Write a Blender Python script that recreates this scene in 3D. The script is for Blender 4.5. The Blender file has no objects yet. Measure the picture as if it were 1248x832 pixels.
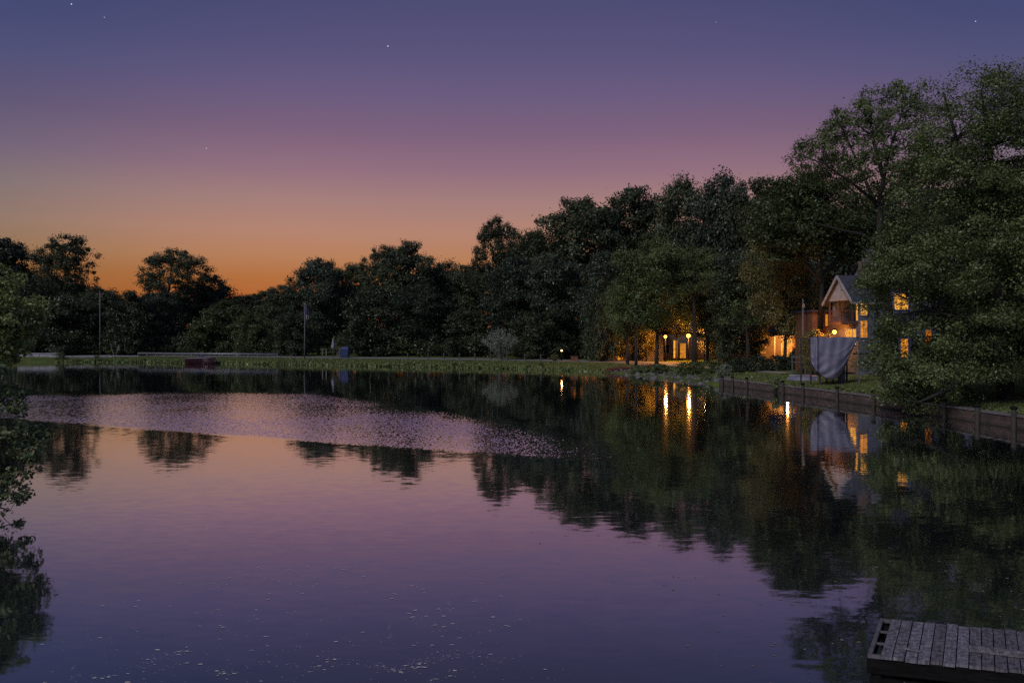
import bpy, math, random
import numpy as np
from mathutils import Vector, Matrix

C = bpy.context.scene.collection
S = bpy.context.scene
R = math.radians
rng = np.random.default_rng(7)
random.seed(7)

# ------------------------------------------------------------------ camera model (28 mm lens on a balcony 4.5 m above the water)
F, CX, HY, CAMZ = 970.0, 624.0, 412.0, 4.5
def at(px, py, Y):
    return Vector(((px - CX) / F * Y, Y, CAMZ - (py - HY) / F * Y))
def gx(px, Y):
    return (px - CX) / F * Y

# ------------------------------------------------------------------ helpers
def tag(o, label=None, cat=None, group=None, kind=None):
    if label: o['label'] = label
    if cat: o['category'] = cat
    if group: o['group'] = group
    if kind: o['kind'] = kind
    return o

def empty(name, loc, label, cat, group=None, rz=0.0):
    o = bpy.data.objects.new(name, None)
    o.empty_display_size = 0.5
    C.objects.link(o)
    o.location = loc
    o.rotation_euler = (0, 0, rz)
    return tag(o, label, cat, group)

def link_mesh(name, me, parent=None):
    o = bpy.data.objects.new(name, me)
    C.objects.link(o)
    if parent is not None: o.parent = parent
    return o

class MB:
    """collects shapes; build() links them as one mesh object"""
    def __init__(s): s.v, s.f, s.sm = [], [], []
    def add(s, vs, fs, smooth=False):
        n = len(s.v)
        s.v += [tuple(p) for p in vs]
        s.f += [tuple(i + n for i in f) for f in fs]
        s.sm += [smooth] * len(fs)
    def box(s, x0, x1, y0, y1, z0, z1, M=None):
        vs = [Vector(p) for p in ((x0,y0,z0),(x1,y0,z0),(x1,y1,z0),(x0,y1,z0),(x0,y0,z1),(x1,y0,z1),(x1,y1,z1),(x0,y1,z1))]
        if M is not None: vs = [M @ p for p in vs]
        s.add(vs, [(0,3,2,1),(4,5,6,7),(0,1,5,4),(1,2,6,5),(2,3,7,6),(3,0,4,7)])
    def beam(s, a, b, w, h=None):
        a, b = Vector(a), Vector(b); h = h or w
        d = (b - a); L = d.length; d.normalize()
        up = Vector((0,0,1)) if abs(d.z) < .9 else Vector((0,1,0))
        x = d.cross(up).normalized(); z = x.cross(d)
        M = Matrix.Translation(a) @ Matrix((x, d, z)).transposed().to_4x4()
        s.box(-w/2, w/2, 0, L, -h/2, h/2, M)
    def tube(s, pts, rad, n=6, cap=True):
        pts = [Vector(p) for p in pts]
        rings = []
        for i, p in enumerate(pts):
            d = (pts[min(i+1, len(pts)-1)] - pts[max(i-1, 0)])
            if d.length < 1e-9: d = Vector((0,0,1))
            d.normalize()
            up = Vector((0,0,1)) if abs(d.z) < .92 else Vector((1,0,0))
            x = d.cross(up).normalized(); y = d.cross(x).normalized()
            r = rad[i] if hasattr(rad, '__len__') else rad
            rings.append([p + (x*math.cos(2*math.pi*k/n) + y*math.sin(2*math.pi*k/n))*r for k in range(n)])
        vs = [v for rg in rings for v in rg]; fs = []
        for i in range(len(pts)-1):
            for k in range(n):
                fs.append((i*n+k, i*n+(k+1)%n, (i+1)*n+(k+1)%n, (i+1)*n+k))
        if cap:
            fs.append(tuple(range(n))[::-1]); fs.append(tuple((len(pts)-1)*n+k for k in range(n)))
        s.add(vs, fs, True)
    def lathe(s, prof, n=12, M=None):
        vs, fs = [], []
        for r, z in prof:
            for k in range(n):
                p = Vector((r*math.cos(2*math.pi*k/n), r*math.sin(2*math.pi*k/n), z))
                vs.append(M @ p if M is not None else p)
        for i in range(len(prof)-1):
            for k in range(n):
                fs.append((i*n+k, i*n+(k+1)%n, (i+1)*n+(k+1)%n, (i+1)*n+k))
        s.add(vs, fs, True)
    def build(s, name, mat, parent=None):
        me = bpy.data.meshes.new(name)
        me.from_pydata(s.v, [], s.f); me.update()
        me.polygons.foreach_set('use_smooth', s.sm)
        me.materials.append(mat)
        return link_mesh(name, me, parent)

# ------------------------------------------------------------------ materials
def newmat(name):
    m = bpy.data.materials.new(name); m.use_nodes = True
    nt = m.node_tree; nt.nodes.clear()
    out = nt.nodes.new('ShaderNodeOutputMaterial')
    return m, nt, out
def N(nt, t, **kw):
    n = nt.nodes.new('ShaderNode' + t)
    for k, v in kw.items():
        if k in n.inputs.keys(): n.inputs[k].default_value = v
        else: setattr(n, k, v)
    return n
def ramp(nt, stops, interp='LINEAR'):
    n = nt.nodes.new('ShaderNodeValToRGB'); cr = n.color_ramp; cr.interpolation = interp
    while len(cr.elements) < len(stops): cr.elements.new(0.5)
    for e, (p, c) in zip(cr.elements, stops):
        e.position = p; e.color = (*c, 1) if len(c) == 3 else c
    return n
def srgb(r, g, b):
    f = lambda c: (c/255/12.92) if c/255 <= .04045 else ((c/255+.055)/1.055)**2.4
    return (f(r), f(g), f(b))

def mat_noise(name, c1, c2, scale=2.0, rough=.8, bump=0.0, stretch=(1,1,1), detail=6, coord='Object', spec=.3, metallic=0.0):
    m, nt, out = newmat(name); L = nt.links
    tc = N(nt, 'TexCoord'); mp = N(nt, 'Mapping'); mp.inputs['Scale'].default_value = stretch
    L.new(tc.outputs[coord], mp.inputs[0])
    no = N(nt, 'TexNoise', Scale=scale, Detail=detail, Roughness=.62); L.new(mp.outputs[0], no.inputs['Vector'])
    rp = ramp(nt, [(.3, c1), (.7, c2)]); L.new(no.outputs[0], rp.inputs[0])
    p = N(nt, 'BsdfPrincipled', Roughness=rough, Metallic=metallic); p.inputs['Specular IOR Level'].default_value = spec
    L.new(rp.outputs[0], p.inputs['Base Color'])
    if bump:
        b = N(nt, 'Bump', Strength=bump, Distance=.05); L.new(no.outputs[0], b.inputs['Height']); L.new(b.outputs[0], p.inputs['Normal'])
    L.new(p.outputs[0], out.inputs[0])
    return m

def mat_leaf(name, dark, mid, light, trans=.3):
    m, nt, out = newmat(name); L = nt.links
    a = N(nt, 'Attribute', attribute_name='tint')
    oi = N(nt, 'ObjectInfo')
    ad = N(nt, 'Math', operation='MULTIPLY_ADD'); ad.inputs[1].default_value = .34; L.new(oi.outputs['Random'], ad.inputs[0])
    sb = N(nt, 'Math', operation='SUBTRACT'); sb.inputs[1].default_value = .17
    L.new(a.outputs['Fac'], ad.inputs[2]); L.new(ad.outputs[0], sb.inputs[0])
    rp = ramp(nt, [(.0, dark), (.5, mid), (1., light)]); L.new(sb.outputs[0], rp.inputs[0])  # random leaf tones; wide dark-to-light range also imitates light and shadow on leaves
    d = N(nt, 'BsdfDiffuse'); t = N(nt, 'BsdfTranslucent'); mx = N(nt, 'MixShader'); mx.inputs[0].default_value = trans
    L.new(rp.outputs[0], d.inputs[0]); L.new(rp.outputs[0], t.inputs[0])
    L.new(d.outputs[0], mx.inputs[1]); L.new(t.outputs[0], mx.inputs[2])
    gl = N(nt, 'BsdfGlossy'); gl.inputs['Roughness'].default_value = .42; gl.inputs['Color'].default_value = (.8,.8,.8,1)
    m2 = N(nt, 'MixShader'); m2.inputs[0].default_value = .022; L.new(mx.outputs[0], m2.inputs[1]); L.new(gl.outputs[0], m2.inputs[2])
    L.new(m2.outputs[0], out.inputs[0])
    return m

def mat_emit(name, col, strength, var=0.0, scale=3.0):
    m, nt, out = newmat(name); L = nt.links
    e = N(nt, 'Emission', Strength=strength)
    if var:
        tc = N(nt, 'TexCoord'); no = N(nt, 'TexNoise', Scale=scale, Detail=2); L.new(tc.outputs['Object'], no.inputs['Vector'])
        rp = ramp(nt, [(.3, tuple(c*(1-var) for c in col)), (.65, col)]); L.new(no.outputs[0], rp.inputs[0]); L.new(rp.outputs[0], e.inputs[0])
    else:
        e.inputs[0].default_value = (*col, 1)
    L.new(e.outputs[0], out.inputs[0])
    return m

M = {}
M['leaf_far'] = mat_leaf('leaf_far', (.012,.018,.009), (.046,.060,.030), (.112,.132,.072))
M['leaf_cool'] = mat_leaf('leaf_cool', (.009,.015,.010), (.030,.044,.028), (.080,.104,.068))
M['leaf_fresh'] = mat_leaf('leaf_fresh', (.036,.050,.019), (.062,.082,.032), (.105,.13,.052))
M['leaf_near'] = mat_leaf('leaf_near', (.020,.032,.010), (.074,.104,.036), (.185,.23,.095))
M['leaf_left'] = mat_leaf('leaf_left', (.034,.050,.022), (.095,.130,.055), (.20,.24,.12))
M['grass_blade'] = mat_leaf('grass_blade', (.050,.072,.022), (.10,.132,.044), (.165,.19,.078), .15)
M['leaf_lit'] = mat_leaf('leaf_lit', (.06,.085,.026), (.15,.195,.062), (.29,.33,.13))  # leaf colour raised to stand in for light on the left tree
M['leaf_pale'] = mat_leaf('leaf_pale', (.12,.15,.11), (.20,.24,.18), (.30,.34,.26))
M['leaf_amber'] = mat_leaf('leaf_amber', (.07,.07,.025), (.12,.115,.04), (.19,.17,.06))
M['bark'] = mat_noise('bark', (.012,.011,.010), (.038,.033,.029), 6, .9, .6, (4,4,.7))
M['bark_pale'] = mat_noise('bark_pale', (.10,.095,.09), (.24,.225,.21), 6, .9, .5, (4,4,.7))
M['wood_grey'] = None
M['post_wood'] = mat_noise('post_wood', (.018,.016,.015), (.055,.047,.043), 5, .85, .5, (5,5,.8))
M['pole_wood'] = mat_noise('pole_wood', (.055,.052,.055), (.12,.112,.118), 5, .8, .3, (5,5,.6))
M['concrete'] = mat_noise('concrete', (.17,.165,.185), (.32,.31,.335), 1.1, .85, .2)
M['asphalt'] = mat_noise('asphalt', (.10,.10,.105), (.19,.185,.19), 1.5, .85, .1)
M['gravel_path'] = mat_noise('gravel_path', (.13,.115,.10), (.25,.22,.19), 1.4, .9, .2)
M['rock'] = mat_noise('rock', (.05,.048,.052), (.17,.16,.17), 2.4, .85, .6)
M['metal_grey'] = mat_noise('metal_grey', (.14,.145,.175), (.24,.245,.28), 3, .45, .0, metallic=.4)
M['white_paint'] = mat_noise('white_paint', (.20,.195,.205), (.30,.285,.295), 3, .55)
M['brown_paint'] = mat_noise('brown_paint', (.055,.028,.018), (.11,.058,.036), 4, .6, .1, (1,1,4))
M['roof_slate'] = None
M['shed_blue'] = mat_noise('shed_blue', (.010,.021,.062), (.016,.033,.09), 2, .45)
M['boat_red'] = mat_noise('boat_red', (.022,.007,.011), (.040,.011,.016), 2.5, .35)
M['dark_iron'] = mat_noise('dark_iron', (.004,.004,.004), (.010,.009,.009), 6, .8, spec=.1)
M['flag_blue'] = mat_noise('flag_blue', (.03,.035,.10), (.06,.06,.16), 3, .8)
M['cloth_white'] = mat_noise('cloth_white', (.12,.115,.135), (.19,.182,.21), 3, .8)
M['speck'] = mat_noise('speck', (.30,.29,.30), (.55,.53,.52), 30, .8)
M['speck_dark'] = mat_noise('speck_dark', (.10,.095,.075), (.24,.23,.18), 30, .8)
M['lamp_warm'] = mat_emit('lamp_warm', (1.0,.30,.026), 20)
M['lamp_small'] = mat_emit('lamp_small', (1.0,.62,.36), 4)
M['lamp_dim'] = mat_emit('lamp_dim', (1.0,.36,.08), 5)
M['pane_lit'] = mat_emit('pane_lit', (1.0,.34,.03), .85, .55, 2.2)
M['pane_bright'] = mat_emit('pane_bright', (1.0,.42,.055), 1.15, .5, 1.6)
M['pane_amber'] = mat_emit('pane_amber', (1.0,.27,.02), .45, .4, 2.5)
M['star'] = mat_emit('star', (.92,.94,1.0), .75)

def mat_glass_dark():
    m, nt, out = newmat('window_glass_dark'); p = N(nt, 'BsdfPrincipled', Roughness=.06)
    p.inputs['Base Color'].default_value = (.012,.013,.018,1); nt.links.new(p.outputs[0], out.inputs[0]); return m
M['pane_dark'] = mat_glass_dark()

def mat_siding(name, c1, c2, pitch, vertical=False, depth=.5):
    m, nt, out = newmat(name); L = nt.links
    tc = N(nt, 'TexCoord'); w = N(nt, 'TexWave', wave_type='BANDS', bands_direction='X' if vertical else 'Z', wave_profile='SAW')
    w.inputs['Scale'].default_value = .314 / pitch; w.inputs['Distortion'].default_value = 0
    L.new(tc.outputs['Object'], w.inputs['Vector'])
    no = N(nt, 'TexNoise', Scale=1.6, Detail=6); L.new(tc.outputs['Object'], no.inputs['Vector'])
    rp = ramp(nt, [(.3, c1), (.7, c2)]); L.new(no.outputs[0], rp.inputs[0])
    b = N(nt, 'Bump', Strength=depth, Distance=.04); L.new(w.outputs[0], b.inputs['Height'])
    p = N(nt, 'BsdfPrincipled', Roughness=.75); L.new(rp.outputs[0], p.inputs['Base Color']); L.new(b.outputs[0], p.inputs['Normal'])
    L.new(p.outputs[0], out.inputs[0]); return m
M['siding_grey'] = mat_siding('siding_grey', (.095,.098,.13), (.142,.144,.182), .18)
M['siding_mauve'] = mat_siding('siding_mauve', (.085,.075,.095), (.13,.115,.14), .2)
M['siding_cream'] = mat_siding('siding_cream', (.085,.068,.055), (.14,.115,.092), .2)
M['siding_brown'] = mat_siding('siding_brown', (.045,.032,.022), (.085,.060,.042), .2)
M['siding_wood'] = mat_siding('siding_wood', (.075,.028,.011), (.14,.056,.021), .18, True)
M['roof_slate'] = mat_siding('roof_slate', (.018,.020,.032), (.036,.040,.058), .16, False, .8)

def mat_bricks():
    m, nt, out = newmat('seawall_block'); L = nt.links
    tc = N(nt, 'TexCoord')
    br = N(nt, 'TexBrick', Scale=1.0); br.inputs['Brick Width'].default_value = .42; br.inputs['Row Height'].default_value = .16
    br.inputs['Mortar Size'].default_value = .018; br.inputs['Bias'].default_value = -.2
    br.inputs['Color1'].default_value = (.058,.038,.032,1); br.inputs['Color2'].default_value = (.115,.078,.066,1); br.inputs['Mortar'].default_value = (.05,.045,.045,1)
    uv = N(nt, 'UVMap'); L.new(uv.outputs[0], br.inputs['Vector'])
    no = N(nt, 'TexNoise', Scale=1.1, Detail=8); L.new(tc.outputs['Object'], no.inputs['Vector'])
    mx = N(nt, 'Mix', data_type='RGBA', blend_type='MULTIPLY'); mx.inputs[0].default_value = .9
    rp = ramp(nt, [(.3, (.38,.36,.38)), (.7, (1.05,1,1))]); L.new(no.outputs[0], rp.inputs[0])
    L.new(br.outputs['Color'], mx.inputs[6]); L.new(rp.outputs[0], mx.inputs[7])
    b = N(nt, 'Bump', Strength=.8, Distance=.03, invert=True); L.new(br.outputs['Fac'], b.inputs['Height'])
    sz = N(nt, 'SeparateXYZ'); L.new(tc.outputs['Object'], sz.inputs[0])
    wn = N(nt, 'Math', operation='MULTIPLY_ADD'); wn.inputs[1].default_value = -.30; L.new(no.outputs[0], wn.inputs[0]); L.new(sz.outputs[2], wn.inputs[2])
    al = ramp(nt, [(.0, (.30,.36,.26)), (.14, (1,1,1))]); ao = N(nt, 'Math', operation='ADD'); ao.inputs[1].default_value = .12; L.new(wn.outputs[0], ao.inputs[0]); L.new(ao.outputs[0], al.inputs[0])
    m3 = N(nt, 'Mix', data_type='RGBA', blend_type='MULTIPLY'); m3.inputs[0].default_value = 1; L.new(mx.outputs[2], m3.inputs[6]); L.new(al.outputs[0], m3.inputs[7])
    p = N(nt, 'BsdfPrincipled', Roughness=.9); L.new(m3.outputs[2], p.inputs['Base Color']); L.new(b.outputs[0], p.inputs['Normal'])
    L.new(p.outputs[0], out.inputs[0]); return m
M['seawall_block'] = mat_bricks()

def mat_grass():
    m, nt, out = newmat('lawn'); L = nt.links
    tc = N(nt, 'TexCoord')
    n1 = N(nt, 'TexNoise', Scale=.35, Detail=8, Roughness=.7); L.new(tc.outputs['Object'], n1.inputs['Vector'])
    n2 = N(nt, 'TexNoise', Scale=9, Detail=5, Roughness=.7); L.new(tc.outputs['Object'], n2.inputs['Vector'])
    r1 = ramp(nt, [(.3, (.052,.074,.024)), (.55, (.090,.118,.038)), (.75, (.15,.14,.062))]); L.new(n1.outputs[0], r1.inputs[0])
    r2 = ramp(nt, [(.25, (.45,.45,.45)), (.75, (1.25,1.25,1.2))]); L.new(n2.outputs[0], r2.inputs[0])
    mx = N(nt, 'Mix', data_type='RGBA', blend_type='MULTIPLY'); mx.inputs[0].default_value = 1
    L.new(r1.outputs[0], mx.inputs[6]); L.new(r2.outputs[0], mx.inputs[7])
    b = N(nt, 'Bump', Strength=.8, Distance=.08); L.new(n2.outputs[0], b.inputs['Height'])
    p = N(nt, 'BsdfDiffuse'); L.new(mx.outputs[2], p.inputs[0]); L.new(b.outputs[0], p.inputs['Normal'])
    L.new(p.outputs[0], out.inputs[0]); return m
M['lawn'] = mat_grass()

def mat_deck():
    m, nt, out = newmat('weathered_deck'); L = nt.links
    tc = N(nt, 'TexCoord'); geo = N(nt, 'NewGeometry')
    uv = N(nt, 'UVMap')
    mp = N(nt, 'Mapping'); mp.inputs['Scale'].default_value = (14, 1.6, 1); L.new(uv.outputs[0], mp.inputs[0])
    n1 = N(nt, 'TexNoise', Scale=2.2, Detail=9, Roughness=.72); L.new(mp.outputs[0], n1.inputs['Vector'])
    n2 = N(nt, 'TexNoise', Scale=13, Detail=8, Roughness=.75); L.new(uv.outputs[0], n2.inputs['Vector'])
    r1 = ramp(nt, [(.28, (.07,.068,.076)), (.5, (.145,.138,.152)), (.75, (.27,.26,.29))]); L.new(n1.outputs[0], r1.inputs[0])
    r2 = ramp(nt, [(.38, (.20,.185,.18)), (.58, (1.15,1.15,1.2))]); L.new(n2.outputs[0], r2.inputs[0])
    mx = N(nt, 'Mix', data_type='RGBA', blend_type='MULTIPLY'); mx.inputs[0].default_value = .9
    L.new(r1.outputs[0], mx.inputs[6]); L.new(r2.outputs[0], mx.inputs[7])
    pl = N(nt, 'Mix', data_type='RGBA', blend_type='MULTIPLY'); pl.inputs[0].default_value = 1
    r3 = ramp(nt, [(0, (.62,.6,.6)), (1, (1.1,1.1,1.15))]); L.new(geo.outputs['Random Per Island'], r3.inputs[0])
    L.new(mx.outputs[2], pl.inputs[6]); L.new(r3.outputs[0], pl.inputs[7])
    b = N(nt, 'Bump', Strength=.7, Distance=.01); L.new(n1.outputs[0], b.inputs['Height'])
    p = N(nt, 'BsdfPrincipled', Roughness=.85); p.inputs['Specular IOR Level'].default_value = .25
    L.new(pl.outputs[2], p.inputs['Base Color']); L.new(b.outputs[0], p.inputs['Normal'])
    L.new(p.outputs[0], out.inputs[0]); return m
M['deck'] = mat_deck()

def mat_tarp():
    m, nt, out = newmat('tarp_fabric'); L = nt.links
    tc = N(nt, 'TexCoord')
    no = N(nt, 'TexNoise', Scale=1.3, Detail=6); L.new(tc.outputs['Object'], no.inputs['Vector'])
    rp = ramp(nt, [(.3, (.062,.062,.098)), (.7, (.115,.112,.165))]); L.new(no.outputs[0], rp.inputs[0])
    p = N(nt, 'BsdfPrincipled', Roughness=.6); L.new(rp.outputs[0], p.inputs['Base Color']); L.new(p.outputs[0], out.inputs[0]); return m
M['tarp'] = mat_tarp()

def mat_water():
    m, nt, out = newmat('lake_water'); L = nt.links
    tc = N(nt, 'TexCoord')
    sx = N(nt, 'SeparateXYZ'); L.new(tc.outputs['Object'], sx.inputs[0])
    def math_(op, a, b=None, c=None, clamp=False):
        n = N(nt, 'Math', operation=op, use_clamp=clamp)
        for i, v in enumerate((a, b, c)):
            if v is None: continue
            if isinstance(v, (int, float)): n.inputs[i].default_value = v
            else: L.new(v, n.inputs[i])
        return n.outputs[0]
    def sstep(v, lo, hi):
        n = N(nt, 'MapRange', interpolation_type='SMOOTHSTEP')
        L.new(v, n.inputs[0]); n.inputs[1].default_value = lo; n.inputs[2].default_value = hi
        return n.outputs[0]
    def slopes(scale_vec, scale, detail=2.0):
        mp = N(nt, 'Mapping'); mp.inputs['Scale'].default_value = scale_vec; L.new(tc.outputs['Object'], mp.inputs[0])
        no = N(nt, 'TexNoise', Scale=scale, Detail=detail, Roughness=.55); L.new(mp.outputs[0], no.inputs['Vector'])
        sub = N(nt, 'VectorMath', operation='SUBTRACT'); L.new(no.outputs['Color'], sub.inputs[0]); sub.inputs[1].default_value = (.5,.5,.5)
        return sub.outputs[0]
    X, Y = sx.outputs[0], sx.outputs[1]
    # wind-ruffled patch: a sharp near edge running diagonally, a ragged far edge
    wob = N(nt, 'TexNoise', Scale=.16, Detail=4); L.new(tc.outputs['Object'], wob.inputs['Vector'])
    w = math_('MULTIPLY', math_('SUBTRACT', wob.outputs[0], .5), 5.0)
    near = math_('ADD', math_('MULTIPLY_ADD', X, .49, Y), math_('MULTIPLY', w, .35))        # Y + .49 X
    m1 = sstep(near, 30.0, 31.3)
    far = math_('ADD', math_('ADD', math_('MULTIPLY', math_('MAXIMUM', math_('ADD', X, 16.0), 0.0), 1.45), Y), w)
    m2 = math_('SUBTRACT', 1.0, sstep(far, 60.0, 69.0))
    m3 = math_('SUBTRACT', 1.0, sstep(math_('ADD', X, math_('MULTIPLY', w, .6)), -4.0, 8.0))
    big = N(nt, 'TexNoise', Scale=.09, Detail=2); L.new(tc.outputs['Object'], big.inputs['Vector'])
    var = math_('ADD', .62, math_('MULTIPLY', sstep(big.outputs[0], .38, .62), .5))
    mask = math_('MULTIPLY', math_('MULTIPLY', math_('MULTIPLY', m1, m2), m3), var)
    rip0 = slopes((10.5, 2.5, 1), 1.0, 1.5)
    rip1 = N(nt, 'VectorMath', operation='ABSOLUTE'); L.new(rip0, rip1.inputs[0])
    rip2 = N(nt, 'VectorMath', operation='MULTIPLY'); L.new(rip1.outputs[0], rip2.inputs[0]); rip2.inputs[1].default_value = (0,-1,0)
    rip3 = N(nt, 'VectorMath', operation='MULTIPLY_ADD'); L.new(rip0, rip3.inputs[0]); rip3.inputs[1].default_value = (.6,0,0); L.new(rip2.outputs[0], rip3.inputs[2])
    rip = rip3.outputs[0]
    calm_a = slopes((.8, 1.9, 1), 1.0, 3.0)
    calm_b = slopes((1.3, 3.4, 1), 1.5, 2.0)
    rs = N(nt, 'VectorMath', operation='SCALE'); L.new(rip, rs.inputs[0]); L.new(math_('MULTIPLY', mask, .62), rs.inputs['Scale'])
    ca = N(nt, 'VectorMath', operation='SCALE'); L.new(calm_a, ca.inputs[0]); ca.inputs['Scale'].default_value = .006
    cb = N(nt, 'VectorMath', operation='SCALE'); L.new(calm_b, cb.inputs[0]); cb.inputs['Scale'].default_value = .030
    a1 = N(nt, 'VectorMath', operation='ADD'); L.new(rs.outputs[0], a1.inputs[0]); L.new(ca.outputs[0], a1.inputs[1])
    a2 = N(nt, 'VectorMath', operation='ADD'); L.new(a1.outputs[0], a2.inputs[0]); L.new(cb.outputs[0], a2.inputs[1])
    fl = N(nt, 'VectorMath', operation='MULTIPLY_ADD'); L.new(a2.outputs[0], fl.inputs[0]); fl.inputs[1].default_value = (1,1,0); fl.inputs[2].default_value = (0,0,1)
    nm = N(nt, 'VectorMath', operation='NORMALIZE'); L.new(fl.outputs[0], nm.inputs[0])
    g = N(nt, 'BsdfGlossy', distribution='GGX'); g.inputs['Roughness'].default_value = .04; g.inputs['Color'].default_value = (1,1,1,1)
    L.new(nm.outputs[0], g.inputs['Normal'])
    d = N(nt, 'BsdfDiffuse'); d.inputs[0].default_value = (.010,.014,.018,1)
    lw = N(nt, 'LayerWeight'); lw.inputs['Blend'].default_value = .5
    rp = ramp(nt, [(0, (.03,)*3), (.4, (.10,)*3), (.6, (.31,)*3), (.7, (.54,)*3), (.8, (.76,)*3), (.9, (.86,)*3), (1, (.97,)*3)])
    L.new(lw.outputs['Facing'], rp.inputs[0])
    mx = N(nt, 'MixShader'); L.new(rp.outputs[0], mx.inputs[0]); L.new(d.outputs[0], mx.inputs[1]); L.new(g.outputs[0], mx.inputs[2])
    L.new(mx.outputs[0], out.inputs[0]); return m
M['water'] = mat_water()

# ------------------------------------------------------------------ lake shore and terrain
DIST = np.array([0,.4,1,2,3.5,5.5,8,11,15,20,28,40,60,100,200,600,2500.])
PROF = {
 'dam':   [-.5,-.15,.16,.38,.62,.86,1.0,1.05,1.06,1.1,1.25,1.6,2.6,5,9,13,13],
 'wall':  [-.5,.50,.62,.66,.72,.80,.92,1.05,1.22,1.45,1.85,2.5,3.8,6.5,10,13,13],
 'rocky': [-.5,-.12,.12,.26,.42,.60,.82,1.02,1.2,1.45,1.85,2.4,3.5,6,10,13,13],
 'near':  [-.5,-.05,.25,.55,.85,1.1,1.3,1.45,1.6,1.75,2.0,2.5,3.5,6,10,13,13],
}
KEYS = [((25.2,30),'wall'),((24.95,39.3),'wall'),((24.6,45),'wall'),((23.6,55.25),'wall'),((22.1,64.5),'wall'),((20.3,72.75),'wall'),((19.6,75.3),'wall'),
        ((18.4,79.6),'rocky'),((16.2,89),'rocky'),((13.8,97),'rocky'),((12.0,102.5),'rocky'),((8.2,109),'dam'),((-2.9,117.5),'dam'),((-15.9,124),'dam'),
        ((-29.6,130),'dam'),((-46,137),'dam'),((-68.9,146.5),'dam'),((-80,148),'dam'),((-90,144),'dam'),((-94,134),'near'),((-84,115),'near'),((-66,90),'near'),
        ((-37,50),'near'),((-18.5,24),'near'),((-12.5,14),'near'),((-7.5,7.2),'near'),((0,4.6),'near'),((10,4.6),'near'),((19,9),'near'),((24,18),'near')]
def build_shore():
    pts, ty = [], []
    K = len(KEYS); names = list(PROF)
    P = [np.array(k[0]) for k in KEYS]; W = [np.eye(len(names))[names.index(k[1])] for k in KEYS]
    for i in range(K):
        p0, p1, p2, p3 = P[i-1], P[i], P[(i+1)%K], P[(i+2)%K]
        n = max(3, int(np.linalg.norm(p2-p1)/1.4))
        for j in range(n):
            t = j/n
            q = .5*((2*p1)+(-p0+p2)*t+(2*p0-5*p1+4*p2-p3)*t*t+(-p0+3*p1-3*p2+p3)*t**3)
            pts.append(q*.5 + (p1*(1-t)+p2*t)*.5); ty.append(W[i]*(1-t)+W[(i+1)%K]*t)
    pts, ty = np.array(pts), np.array(ty)
    tan = np.roll(pts,-1,0)-np.roll(pts,1,0)
    for _ in range(6): tan = (np.roll(tan,1,0)+tan+np.roll(tan,-1,0))/3
    nor = np.stack([tan[:,1],-tan[:,0]],1); nor /= np.linalg.norm(nor,axis=1)[:,None]
    cen = pts.mean(0)
    if ((pts-cen)*nor).sum() < 0: nor = -nor
    prof = ty @ np.array([PROF[k] for k in names])
    return pts, nor, prof
SH, SN, SP = build_shore()
def ground_z(x, y):
    d = np.hypot(SH[:,0]-x, SH[:,1]-y); i = int(d.argmin())
    return float(np.interp(d[i], DIST, SP[i]))
def bumps(p, d):
    a = np.clip((d-6)/30, 0, 1)
    return a*.25*(np.sin(p[:,0]*.21+p[:,1]*.17)+np.sin(p[:,0]*.09-p[:,1]*.13+1.3))*.5
def ribbon(name, mat, i0, i1, d0, d1, dz, thick=.02, n=4, wobble=0.0):
    """a strip of ground following the shore between offsets d0 and d1"""
    idx = np.arange(i0, i1+1) % len(SH); vs, fs = [], []
    ds = np.linspace(d0, d1, n)
    for r, d in enumerate(ds):
        for j, k in enumerate(idx):
            dd = d + wobble*math.sin(j*.5+r)*(1 if r in (0,n-1) else 0)
            q = SH[k]+SN[k]*dd
            vs.append((q[0], q[1], float(np.interp(dd, DIST, SP[k]))+dz))
    m = len(idx)
    for r in range(n-1):
        for j in range(m-1): fs.append((r*m+j, r*m+j+1, (r+1)*m+j+1, (r+1)*m+j))
    mb = MB(); mb.add(vs, fs, True); return mb.build(name, mat)
def shore_index(x, y): return int(np.hypot(SH[:,0]-x, SH[:,1]-y).argmin())

def build_ground():
    dd = np.concatenate([DIST[:12], [50,60,75,100,140,200,350,600,1200,2500]])
    vs = []
    for d in dd:
        p = SH + SN*d
        z = np.array([np.interp(d, DIST, SP[k]) for k in range(len(SH))])
        if 1 < d < 40: z = z + .04*np.sin(p[:,0]*1.3+d)*np.sin(p[:,1]*1.1-d)*min(1, d/4)
        vs.append(np.column_stack([p, z]))
    m = len(SH); V = np.concatenate(vs); fs = []
    for r in range(len(dd)-1):
        for j in range(m): fs.append((r*m+j, r*m+(j+1)%m, (r+1)*m+(j+1)%m, (r+1)*m+j))
    mb = MB(); mb.add(V.tolist(), fs, True)
    o = mb.build('ground', M['lawn']); tag(o, kind='structure')
build_ground()
wb = MB(); pad = SH + SN*.35
cen = pad.mean(0)
wb.add([(cen[0],cen[1],0)]+[(p[0],p[1],0) for p in pad], [(0, i+1, (i+1)%len(pad)+1) for i in range(len(pad))])
tag(wb.build('water', M['water']), kind='structure')

# road and paths
i_a, i_b = shore_index(-84,147), shore_index(12,102.5)
lo, hi = sorted((i_a, i_b))
tag(ribbon('dam_path', M['gravel_path'], lo, hi, 7.4, 8.6, .05, n=3), kind='structure')
tag(ribbon('road', M['asphalt'], lo, hi, 9.2, 13.5, .04, n=4), kind='structure')
j_a, j_b = shore_index(12,102.5), shore_index(19.6,75.3)
lo2, hi2 = sorted((j_a, j_b))
tag(ribbon('path', M['gravel_path'], lo2+2, hi2, 8.6, 10.2, .05, n=3), kind='structure')

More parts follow.
